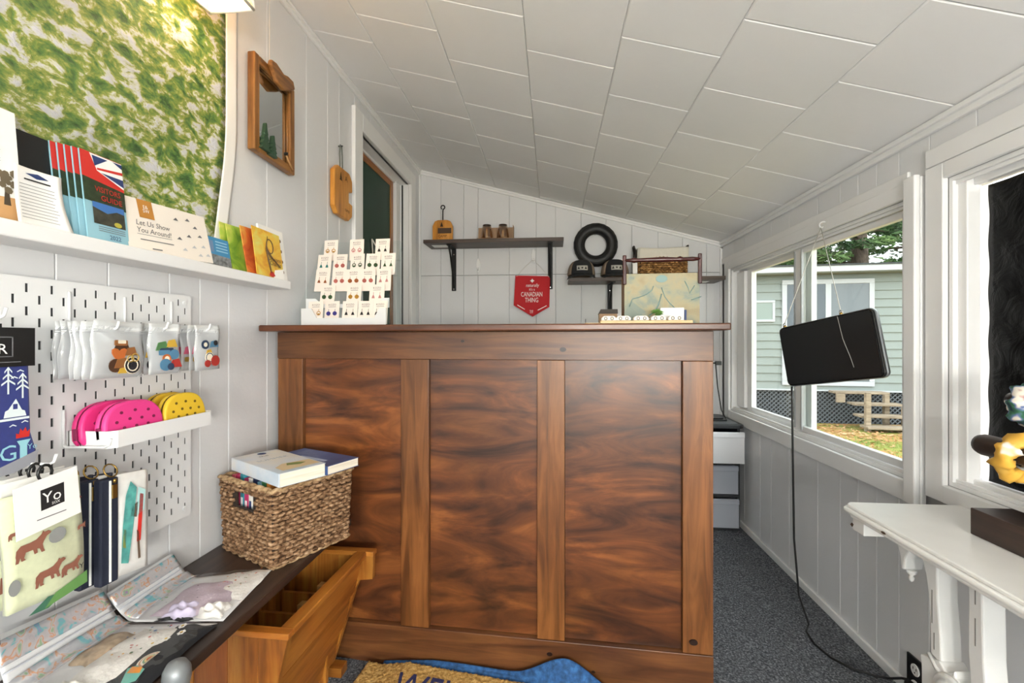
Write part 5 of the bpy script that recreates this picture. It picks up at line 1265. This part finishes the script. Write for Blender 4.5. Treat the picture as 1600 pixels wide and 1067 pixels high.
bracket(s1, -.678, 1.7305, 1.44, .17); bracket(s1, -.014, 1.7305, 1.446, .17)
obj('sticker', MB().box(-.80,-.69,-.14,-.06,1.7302,1.7308), WHITEP, s1)
S2T = 1.496
s2 = thing('wall_shelf', 'lower grey brown wall shelf with caps and a basket at the right', 'shelf', BW(0,0), 0)
obj('shelf_board', MB().box(.104,1.062,-.205,-.0008,1.473,S2T), SHELFWOOD, s2, bevel=.002)
bracket(s2, .385, 1.4725, 1.25, .17)
obj('sticker', MB().box(.86,.99,-.13,-.06,1.4722,1.4728), WHITEP, s2)

# opener on the shelf
op2 = thing('wooden_opener', 'honey wooden bottle opener with an iron hook standing on the upper shelf', 'bottle opener', (-.723, 2.965, S1T+.0005), 0)
obj('plaque', MB().prism([(-.068,0),(.068,0),(.068,.10),(.052,.132),(.03,.14),(-.03,.14),(-.052,.132),(-.068,.10)], -.012, .012), HONEY, op2, bevel=.004)
obj('inset_plate', MB().box(-.03,.06,-.0165,-.0125,.05,.085), mat('dark_plate','#4b3421',.5), op2); lettering(op2, 'CAMP', 0, .025, .022, mat('burnt_brand','#2e1a0c',.7), -.0126); obj('burnt_tree', MB().prism(fir(-.005,.095,.012,.03,3), -.0128, -.0122), mat('burnt_brand','#2e1a0c',.7), op2)
obj('iron_hook', MB().tube([(0,0,.139),(0,0,.20),(.002,0,.212)]+[(.013*math.sin(R(a)), 0, .226-.013*math.cos(R(a))) for a in range(0,331,30)], .004, 8), BLACKMETAL, op2)
# boxed glasses
gb = thing('glass_gift_box', 'kraft gift box stand behind two amber glasses on the upper shelf', 'box', (-.368, 2.93, S1T+.0005), 0)
obj('back_card', MB().box(-.118,.118,.045,.048,0,.086), KRAFT, gb); obj('base_card', MB().box(-.118,.118,-.03,.045,0,.002), KRAFT, gb); obj('end_card', MB().box(.115,.118,-.02,.045,.002,.086), KRAFT, gb)
AMB = clear_mat('amber_glass', '#efdcbc', .6, .04, .0)
for x, lb in ((-.055,'left upturned amber glass in the kraft box on the upper shelf'),(.05,'right upturned amber glass in the kraft box on the upper shelf')):
    g_ = thing('amber_glass', lb, 'glass', (-.368+x, 2.928, S1T+.003), 0, 'amber glasses on the upper shelf')
    obj('bowl', MB().lathe([(.040,.0),(.040,.003),(.037,.03),(.032,.065),(.028,.082),(.0,.086),(.0,.082),(.026,.078),(.030,.062),(.036,.01),(.037,.0)], 20), AMB, g_); obj('glass_base', MB().lathe([(.0265,.083),(.028,.086),(.026,.090),(.0,.0905)], 20), mat('dark_glass_base','#3b2a20',.1), g_)

# adhesive hooks and the pennant
def ahook(x, z, lb):
    t = thing('adhesive_hook', lb, 'hook', BW(x,z), 0, 'white adhesive hooks')
    obj('plate', MB().prism(circle(0,0,.015,.048,20), -.009, -.0006), VINYL, t, bevel=.003); obj('hook', MB().tube([(0,-.009,-.018),(0,-.02,-.034),(0,-.028,-.036),(0,-.031,-.024)], .0055, 8), VINYL, t)
ahook(-.507,1.615,'empty white adhesive hook below the upper shelf'); ahook(-.128,1.672,'white adhesive hook holding the red pennant string')
pe = thing('red_pennant', 'red felt pennant reading naturally it\'s a CANADIAN THING on the back wall', 'pennant', BW(-.137,1.258,.03), 0)
obj('felt', MB().prism([(.004,0),(.117,.066),(.122,.272),(-.112,.28),(-.124,.078)], 0, .004), mat('red_felt','#b81f27',.85,noise=.05,nscale=200), pe)
f = -.0006
lettering(pe, 'CANADIAN', -.002, .137, .045, WHITEINK, f, sx=.62); lettering(pe, 'THING', -.002, .098, .045, WHITEINK, f, sx=.66); lettering(pe, 'naturally', .002, .202, .032, WHITEINK, f, sx=.8, shear=.2); lettering(pe, "it's a", .0, .177, .024, WHITEINK, f, sx=.9)
decal(pe, star(.002,.243,.015,4,.55), f, WHITEINK, 'leaf_emblem'); decal(pe, [(-.10,.078),(-.05,.048),(-.048,.052),(-.098,.083)], f, WHITEINK, 'stitched_line'); decal(pe, [(.10,.072),(.04,.042),(.038,.046),(.098,.077)], f, WHITEINK, 'stitched_line'); lettering(pe, 'THE\nCO', -.004, .035, .014, WHITEINK, f, space=.8)
obj('string', MB().tube([(-.105,.0,.274),(-.05,.002,.335),(.006,-.0,.385),(.012,.0,.385),(.06,.002,.335),(.116,0,.266)], .0016, 6), CORD, pe)

# rubber tyre ring
ty = thing('rubber_tyre', 'small black rubber tyre hung on the back wall above the caps', 'tyre', BW(.287,1.733,.04), 0)
prof = []
for a in range(0, 360, 15): prof.append((.108+.037*math.cos(R(a)), .034*math.sin(R(a))))
m = MB(); n = 48; K = len(prof)
vs = []; 
for j in range(n):
    q = 2*math.pi*j/n
    for (r_, z_) in prof:
        rr = r_+(.0015 if (j % 2 and r_ > .13) else 0); vs.append((rr*math.cos(q), z_, rr*math.sin(q)))
m.add(vs, [(j*K+i, j*K+(i+1) % K, ((j+1) % n)*K+(i+1) % K, ((j+1) % n)*K+i) for j in range(n) for i in range(K)], True)
RUB = mat('black_rubber', '#101011', .5, noise=.2, nscale=30)
obj('tyre_body', m, RUB, ty)
for r_ in (.088,.128): obj('bead', MB().tube([(r_*math.cos(q*.1309),-.0335 if r_ < .1 else -.0295,r_*math.sin(q*.1309)) for q in range(48)], .0025, 6, closed=True), RUB, ty)
obj('wall_nail', MB().tube([(0,-.0,.0745),(0,.038,.0745)], .003, 6), STEEL, ty)

# caps
def cap(x, lb, s_=1):
    t = thing('trucker_cap', lb, 'cap', (x, 2.99, S2T+.0005), 0, 'black trucker caps on the lower shelf')
    F = mat('black_twill', '#232427', .85); MESH = mat('tan_mesh', '#8a7866', .85, bump=.5, bscale=300)
    def dome(a0, a1, off):
        m = MB()
        def f(u, v):
            a = R(a0+(a1-a0)*u); e = v*math.pi/2*.98
            k = math.cos(e)**.62; sq = 1.0
            return ((.088+off)*math.cos(a)*k, (.098+off)*math.sin(a)*k*.98, .022+(.098+off)*math.sin(e)**.9)
        m.grid(18, 10, f); return m
    obj('front_panel', dome(222,318,.001), F, t, solid=.003); obj('mesh_back', dome(-42,222,0), MESH, t, solid=.003)
    def brim(u, v):
        a = R(200+140*u); r0, r1 = 1.0, 1.0
        bx, by = .090*math.cos(a), .099*math.sin(a)*.98
        L = v*.062*math.sin(math.pi*min(1,max(0,u)))**.55
        return (bx*(1+v*.10), by-L, .023-.020*v*(1-.0*u)-.012*(abs(u-.5)*2)**2)
    obj('brim', MB().grid(20, 6, brim), F, t, solid=.003)
    obj('button', MB().lathe([(.008,.116),(.007,.121),(0,.123)], 10), F, t)
    pm = mat('grey_patch', '#b6b3ad', .8)
    def on(px_, pz_):
        e = math.asin(min(.999, max(0,(pz_-.022)/.099)**(1/.9))); k = math.cos(e)**.62
        yy = -.099*.98*k*math.sqrt(max(0, 1-(px_/(.090*max(k,.1)))**2))
        return (px_, yy-.004, pz_)
    m = MB(); m.grid(8, 4, lambda u, v: on(-.034+.068*u, .045+.030*v)); obj('patch', m, pm, t, solid=.002)
    for (cx, kind) in ((-.022,0),(0,1),(.022,0)):
        poly = star(cx,.060,.009) if kind else [(cx-.008,.052),(cx+.008,.052),(cx+.003,.062),(cx,.070),(cx-.004,.060)]
        m = MB(); m.add([tuple(Vector(on(*p))+Vector((0,-.0018,0))) for p in poly], [tuple(range(len(poly)))]); obj('patch_motif', m, F, t)
cap(.188,'black trucker cap at the left end of the lower shelf'); cap(.402,'black trucker cap behind the map rack handle')

# lined wicker basket on the lower shelf
wb = thing('lined_basket', 'small wicker basket with cream cloth liner on the lower shelf', 'basket', (.688, 2.985, S2T+.0005), 0)
m = MB(); hw, hd, hh = .146, .075, .128
WICK = ramp_mat('honey_wicker', [(.3,'#4b3018'),(.48,'#8d6232'),(.62,'#b58a52'),(.78,'#d3b07a')], scale=55, detail=3, rough=.7)
obj('core', MB().box(-hw+.004,hw-.004,-hd+.004,hd-.004,.001,hh), INNER, wb)
rng = random.Random(6)
for r_ in range(11):
    z = .007+r_*.0115
    for i in range(13):
        u0 = -hw+i*.0225+(.011 if r_ % 2 else 0); u1 = min(u0+.026, hw)
        if u1-u0 < .006: continue
        for s_ in (-1, 1): m.tube([(u0,s_*(hd-.003),z),(u0+(u1-u0)*.5,s_*(hd+.003),z+rng.uniform(-.001,.001)),(u1,s_*(hd-.003),z)], [.004,.0058,.004], 6)
    for s_ in (-1, 1):
        for i in range(6): m.tube([(s_*(hw-.003),-hd+i*.025,z),(s_*(hw+.003),-hd+i*.025+.0125,z),(s_*(hw-.003),-hd+i*.025+.026,z)], [.004,.0058,.004], 6)
o = obj('weave', m, WICK, wb); o['kind'] = 'stuff'
LIN = mat('cream_linen', '#d9d5cb', .9, bump=.3, bscale=120)
def liner(u, v):
    q = u*4; side = int(min(q, 3.999)); k = q-side
    cs = [(-1,-1),(1,-1),(1,1),(-1,1),(-1,-1)]
    x = cs[side][0]+(cs[side+1][0]-cs[side][0])*k; y = cs[side][1]+(cs[side+1][1]-cs[side][1])*k
    e = .007+.004*math.sin(40*u)*v
    return (x*(hw+e), y*(hd+e), hh+.052-.068*v+.003*math.sin(27*u+2))
obj('liner', MB().grid(64, 6, liner), LIN, wb, solid=.003); obj('liner_top', MB().slab(12, 8, lambda u, v: ((u-.5)*2*(hw+.005), -hd-.004+(v)*2*(hd+.003), hh+.044+.006*math.sin(9*u)*math.sin(5*v)), .0) if False else MB().grid(16, 8, lambda u, v: ((u-.5)*2*(hw+.005), (v-.5)*2*(hd+.005), hh+.048+.005*math.sin(11*u)*math.sin(4*v+1))), LIN, wb, solid=.003)
for s_ in (-1, 1): obj('handle', MB().tube([(s_*(hw+.008),-.03,hh-.06),(s_*(hw+.014),-.03,hh+.04),(s_*(hw+.022),-.015,hh+.075),(s_*(hw+.022),.015,hh+.075),(s_*(hw+.014),.03,hh+.04),(s_*(hw+.008),.03,hh-.06)], .006, 8), mat('dark_leather','#2c2622',.6), wb)
obj('price_tag', MB().box(-hw-.040,-hw-.012,-hd-.006,-hd-.004,.02,.088), WHITEP, wb)

# ================================================================== DRAWER TOWER
dt = thing('drawer_tower', 'plastic drawer tower with three frosted drawers in the back right corner', 'drawers', (.905, 2.70, floor_z(.905)), 0)
DKP = mat('dark_grey_plastic', '#2c2e31', .4)
FROST = clear_mat('frosted_drawer', '#eef0f4', .15, .25, .55, '#c3c8d2'); FROSTW = clear_mat('white_frosted_drawer', '#ffffff', .15, .25, .7, '#eef0f4')
DW = .172
for s_ in (-1, 1): obj('side_post', MB().box(min(s_*DW,s_*(DW-.014)),max(s_*DW,s_*(DW-.014)),.03,.36,.0,.585), DKP, dt)
obj('back', MB().box(-DW,DW,.361,.368,0,.6), DKP, dt)
for z in (.0,.19,.376): obj('shelf_frame', MB().box(-DW+.0145,DW-.0145,.012,.36,z,z+.014), DKP, dt)
for i, (z0, z1, pull, mt) in enumerate(((.018,.184,0,FROST),(.208,.372,.01,FROST),(.394,.572,-.03,FROSTW))):
    y0 = pull; xw = DW-.016-(.0 if i < 2 else -.018)
    d = obj('drawer', MB().box(-xw,xw,y0,y0+.004,z0,z1).box(-xw,-xw+.003,y0+.004,.34,z0,z1-.01).box(xw-.003,xw,y0+.004,.34,z0,z1-.01).box(-xw,xw,y0+.004,.34,z0,z0+.003), mt, dt, bevel=.003)
    obj('drawer_lip', MB().box(-xw,xw,y0-.008,y0-.0005,z1-.03,z1-.004), mt, d, bevel=.003)
    obj('contents', MB().hexa([(-.1,y0+.02,z0+.005),(.13,y0+.02,z0+.005),(.13,.3,z0+.005),(-.1,.3,z0+.005),(-.1,y0+.03,z0+.09),(.02,y0+.03,z0+.11),(.1,.3,z0+.07),(-.1,.3,z0+.08)]), mat('paper_contents','#b9bcc4' if i < 2 else '#f2f2f2',.7), d)
def top_lid(u, v):
    x = (u-.5)*2*(DW+.012); y = -.015+v*.385
    return (x, y+(.02*(abs(x)/(DW+.012))**4 if v == 0 else 0), .60+.012*math.cos(u*math.pi*2)*0)
obj('top_tray', MB().prism(rrect(-DW-.012,DW+.012,-.0,.38,.03,4), .0, .022, M=Matrix.Translation((0,-.012,.61)) @ Matrix.Rotation(R(-90),4,'X')), DKP, dt, bevel=.004)
obj('tray_well', MB().prism(rrect(-DW+.01,DW-.01,.02,.36,.03,4), -.002, .0, M=Matrix.Translation((0,-.012,.6105)) @ Matrix.Rotation(R(-90),4,'X')), mat('mid_grey_plastic','#55585c',.35), dt)
ws = thing('wire_bag_stand', 'black wire stand holding a cellophane treat bag on the drawer tower', 'stand', (.955, 2.80, floor_z(.905)+.613), 0)
obj('wire', MB().tube([(-.07,0,.003),(.075,0,.003),(.055,.03,.06),(.04,.05,.20),(.03,.055,.34)], .0035, 6).tube([(-.07,.06,.003),(.075,.06,.003)], .0035, 6).tube([(-.12,.055,.34),(.06,.055,.34)], .004, 6), BLACKMETAL, ws)
obj('clip', MB().box(.03,.062,.045,.065,.328,.352), BLACK, ws)
bgm = MB(); bgm.slab(6, 10, lambda u, v: (-.11+u*.115, .02-.016*math.sin(math.pi*u)*math.sin(math.pi*v), .01+v*.30-.03*abs(u-.5)*v), .03)
obj('treat_bag', bgm, ramp_mat('treat_bag_print', [(.4,'#e6dfd2'),(.5,'#d8cbb4'),(.6,'#7a4f30'),(.7,'#c9b79a')], scale=9, stretch=(1,1,2), rough=.3), ws)

# ================================================================== RIGHT WALL: MONITOR, CORD, OUTLET
tv = thing('hanging_monitor', 'flat black monitor hanging askew on wires before the window', 'monitor', (.947,1.67,1.068), -64, ry=-10.4)
TW, TH = .168, .111
obj('screen', MB().prism(rrect(-TW+.006,TW-.006,-TH+.006,TH-.006,.012,4), -.0015, .002), mat('black_screen','#1c1c1d',.28,spec=.5), tv)
obj('bezel', MB().prism(rrect(-TW,TW,-TH,TH,.018,5), .0021, .030, smooth=True), mat('black_gloss_plastic','#121213',.25), tv, bevel=.003)
obj('silver_edge', MB().prism(rrect(-TW-.002,TW+.002,-TH-.002,TH+.002,.02,5), .010, .022, smooth=True), mat('silver_trim','#aeb2b6',.3,metal=.8), tv)
obj('back_shell', MB().prism(rrect(-TW+.015,TW-.015,-TH+.015,TH-.015,.02,5), .0301, .042, smooth=True), BLACK, tv, bevel=.004)
EY = [(-.150,.016,TH+.006),(.062,.016,TH+.006)]
for e in EY: obj('eye_ring', MB().tube([(e[0]+.006*math.cos(q*.785), e[1], e[2]+.004+.006*math.sin(q*.785)) for q in range(8)], .0018, 6, closed=True), STEEL, tv); obj('eye_base', MB().lathe([(.006,-.006),(.006,0),(.003,.004)], 8, M=Matrix.Translation(e)), BRASS, tv)
obj('surface_thread', MB().tube([(.060,-.0035,TH-.004),(.064,-.0035,.03),(.078,-.0035,-.04),(.082,-.0035,-.07)], .0005, 5), CORD, tv)
bpy.context.view_layer.update()
Mtv = tv.matrix_world
HK = Vector((1.085,1.939,1.565))
wi = thing('hanging_wires', 'white hook and thin wires the black monitor hangs from', 'wire', tuple(HK), 0)
obj('hook', MB().tube([(.016,0,.015),(-.002,0,.014),(-.010,0,.008),(-.012,0,0),(-.008,0,-.008),(0,0,-.009),(.004,0,-.004)], .0028, 8), VINYL, wi)
for k, e in enumerate(EY):
    p = Mtv @ Vector((e[0], e[1], e[2]+.008))-HK
    obj('wire', MB().tube([(-.006,0,-.007),tuple(p)], .0014, 6), mat('pale_wire','#d5d3cc',.4,metal=.3), wi)
a = Mtv @ Vector((-TW+.008,.012,-TH-.001))
cordm = MB().tube([tuple(a),(a.x+.001,a.y,a.z-.05),(a.x+.008,a.y+.008,.62),(a.x+.016,a.y+.016,.35),(a.x+.03,a.y+.01,.14),(a.x+.055,a.y-.01,.045),(.945,1.79,.014),(.938,1.72,.0125),(.955,1.655,.011),(.995,1.605,.011),(1.045,1.575,.013),(1.075,1.55,.026),(1.085,1.52,.05),(1.088,1.498,.062)], .0038, 8)
cd = obj('power_cord', cordm, BLACK); tag(cd, 'black power cord dangling from the monitor to the wall outlet', 'cord')
ou = thing('wall_outlet', 'black cover plate with a white receptacle low on the right wall', 'outlet', (XR,1.492,.012), -90)
obj('cover_plate', MB().box(-.036,.036,-.008,-.0008,.0,.118), BLACK, ou, bevel=.002)
for z in (.084,.034):
    rc = obj('receptacle', MB().prism(circle(0,z,.016,.0175,18), -.0105, -.008), WHITEP, ou)
    if z > .05:
        for (x, w_) in ((-.006,.0012),(.006,.0012)): obj('slot', MB().box(x-w_,x+w_,-.0111,-.0105,z,z+.008), BLACK, rc)
        obj('slot', MB().prism(circle(0,z-.008,.0022), -.0111, -.0105), BLACK, rc)
obj('plug', MB().box(-.012,.012,-.034,-.0106,.024,.046), BLACK, ou, bevel=.004)

# ================================================================== WHITE CONSOLE TABLE
CTZ = .660
CW_ = ramp_mat('distressed_white_paint', [(.25,'#e7e7e5'),(.8,'#eeeeec')], scale=12, rough=.3)
cn = thing('console_table', 'white painted console shelf with moulded edge and lyre shaped support', 'table', (.95,1.12,0), -90)
# local x = -(Y-1.12), y = X-.95
def lay(x0, x1, y0, y1, z0, z1): return MB().prism([(x0+.012,y0),(x1,y0),(x1,y1),(x0,y1),(x0,y0+.012)], 0, z1-z0, M=Matrix.Translation((0,0,z1)) @ Matrix.Rotation(R(90),4,'X') @ Matrix.Scale(1,4))
def slabx(x0, y0, z0, z1, c=.014):
    m = MB(); P = [(x0+c,y0),(.92,y0),(.92,.143),(x0,.143),(x0,y0+c)]
    m.add([(p[0],p[1],z0) for p in P]+[(p[0],p[1],z1) for p in P], [tuple(range(4,-1,-1)), tuple(range(5,10))]+[(i,(i+1) % 5,5+(i+1) % 5,5+i) for i in range(5)])
    return m
obj('table_top', slabx(-.206,-.152,CTZ-.009,CTZ), CW_, cn, bevel=.003, seg=3); obj('edge_moulding', slabx(-.212,-.159,CTZ-.022,CTZ-.0092), CW_, cn, bevel=.005, seg=3); obj('edge_moulding', slabx(-.200,-.148,CTZ-.034,CTZ-.0222), CW_, cn, bevel=.004, seg=3)
obj('apron_block', MB().box(-.205,-.16,-.13,.02,CTZ-.075,CTZ-.0345), CW_, cn, bevel=.002); obj('apron', MB().box(-.205,.9,-.01,.01,CTZ-.07,CTZ-.0345), CW_, cn) if False else None
CHIP = mat('bare_wood_chip','#4d3a2c',.8); obj('chip', MB().prism([(-.212,CTZ-.064),(-.205,CTZ-.068),(-.2,CTZ-.060),(-.206,CTZ-.057)], -.132, -.1302), CHIP, cn); obj('chip', MB().prism(circle(-.045,CTZ-.018,.007,.003,8), -.1605, -.1585), CHIP, cn)
y0, y1 = -.035, .012
arch = [(-.165,.500),(-.155,.505),(-.150,.535),(-.135,.562),(-.115,.572),(-.098,.562),(-.086,.53),(-.078,.48),(-.074,.42),(-.072,.345),(-.040,.335),(-.042,.40),(-.050,.48),(-.052,.56),(-.050,.6255),(-.190,.6255),(-.188,.585),(-.178,.56),(-.170,.535)]
obj('left_arm', MB().prism(arch[::1], y0, y1), CW_, cn, bevel=.004, seg=2)
obj('right_arm', MB().prism([(.036,.335),(.072,.345),(.066,.42),(.062,.6255),(.030,.6255),(.028,.42)], y0, y1), CW_, cn, bevel=.004)
obj('base_plate', MB().prism([(-.088,.0),(.088,.0),(.092,.30),(.096,.325),(.07,.335),(.04,.347),(.022,.334),(.006,.338),(0,.352),(-.006,.338),(-.022,.334),(-.04,.347),(-.07,.335),(-.096,.325),(-.092,.30)], y0-.006, y1+.004), CW_, cn, bevel=.004)
obj('finial', MB().lathe([(0,.47),(.005,.474),(.007,.482),(.004,.487),(.012,.495),(.012,.503)], 12, M=Matrix.Translation((-.161,-.012,0))), CW_, cn)
obj('rosette', MB().lathe([(.052,0),(.052,.004),(.046,.010),(.040,.006),(.036,.014),(.028,.020),(.018,.018),(.010,.026),(0,.028)], 24, M=Matrix.Translation((0,y0-.0065,.285)) @ Matrix.Rotation(R(90),4,'X')), CW_, cn)
for sx_ in (-1, 1): obj('scroll', MB().tube([(sx_*.07,y0-.005,.345),(sx_*.045,y0-.006,.325),(sx_*.018,y0-.006,.320),(0,y0-.006,.332)], [.004,.005,.005,.002], 6), CW_, cn)
for (x, za, zb) in ((-.066,.42,.50),(-.060,.36,.40),(.047,.44,.50),(.047,.53,.58)): obj('worn_scratch', MB().box(x-.0012,x+.0012,y0-.0006,y0-.0001,za,zb), mat('scratch_grey','#7d7a76',.8), cn)
obj('wall_cleat', MB().box(-.2,.9,.115,.16,CTZ-.06,CTZ-.0345), CW_, cn)

# scrunchie stand
ss = thing('scrunchie_stand', 'dark walnut scrunchie stand with two thick dowels on the console', 'stand', (1.0,.965,CTZ+.0005), -90)
obj('base_block', MB().box(-.168,.2,-.045,.045,0,.060), DARKWOOD, ss, bevel=.002)
obj('post', MB().box(.06,.10,-.02,.02,.0605,.36), DARKWOOD, ss, bevel=.003)
RY90 = Matrix.Rotation(R(-90),4,'Y')
obj('dowel', MB().lathe([(.021,-.0),(.0235,.06),(.0245,.20),(.0245,.232),(.021,.243),(0,.243)], 18, M=Matrix.Translation((.06,-.01,.203)) @ RY90), DARKWOOD, ss)
obj('dowel', MB().lathe([(.017,-.0),(.0185,.1),(.019,.19),(.017,.203),(0,.203)], 18, M=Matrix.Translation((.06,.02,.310)) @ RY90), mat('dark_red_wood','#2c1512',.35), ss)
def scrunchie(label, x, y, zc, R_, r_, mt, seed, tilt=0):
    t = thing('scrunchie', label, 'scrunchie', (1.0+y, .965-x, CTZ+zc+.018), -90, 'scrunchies on the stand')
    m = MB(); n, k = 60, 10; vs = []
    rng = random.Random(seed)
    for j in range(n):
        a = 2*math.pi*j/n; rr = r_*(1+.22*math.sin(9*a+seed)+.12*math.sin(17*a))
        for i in range(k):
            b = 2*math.pi*i/k
            q = rr*(1+.18*math.cos(3*b+5*a))
            vs.append(((math.cos(b)*q)*1.0+tilt*math.sin(a)*R_, math.cos(a)*(R_+math.sin(b)*q*.6), math.sin(a)*(R_*1.05+math.sin(b)*q*.7)))
    m.add(vs, [(j*k+i, j*k+(i+1) % k, ((j+1) % n)*k+(i+1) % k, ((j+1) % n)*k+i) for j in range(n) for i in range(k)], True)
    obj('fabric', m, mt, t)
    return t
YEL = ramp_mat('yellow_floral_cotton', [(.46,'#d9a63e'),(.58,'#e3b653'),(.64,'#f3efe6'),(.7,'#f6f3ec')], scale=28, detail=1, rough=.8)
FLO = ramp_mat('dark_floral_cotton', [(.34,'#1d3a4a'),(.42,'#3f7a58'),(.47,'#6d7fb5'),(.52,'#ece6da'),(.6,'#e9e2d4'),(.66,'#a8324c'),(.72,'#2a2436')], scale=26, detail=2, rough=.8)
scrunchie('yellow scrunchie with white flowers on the lower dowel', -.085, -.01, .178, .040, .021, YEL, 2, .25)
scrunchie('dark floral scrunchie with cream patches on the upper dowel', -.092, .02, .29, .035, .021, FLO, 5, .1)

# ================================================================== FILL LAMPS ADDED TO BRIGHTEN THE ROOM, UNSEEN BEHIND THE CAMERA
for (x, y, h, lb) in ((.02,-1.4,1.0,'added white globe fill lamp in the middle, unseen behind the camera'),(.62,-1.15,1.0,'added white globe fill lamp by the right wall, unseen behind the camera')):
    fl = thing('fill_lamp', lb, 'lamp', (x,y,floor_z(x)+.001), 0, 'added globe fill lamps')
    obj('lamp_base', MB().lathe([(.13,0),(.13,.012),(.03,.025),(.012,.04)], 28), BLACKMETAL, fl)
    obj('pole', MB().tube([(0,0,.035),(0,0,h-.13)], .011, 12), BLACKMETAL, fl)
    obj('globe', MB().lathe([(.14*math.sin(R(a)), h-.14*math.cos(R(a))) for a in range(10,181,17)], 24), clear_mat('opal_globe','#fff8ee',.1,.3,.35,'#fff6ea'), fl)
    ld = bpy.data.lights.new('fill_lamp_light','POINT'); ld.energy = FILL_LAMP_W; ld.color = (.93,.97,1); ld.shadow_soft_size = .12
    lo = bpy.data.objects.new('fill_lamp_light', ld); COL.objects.link(lo); lo.parent = fl; lo.location = (0,0,h)
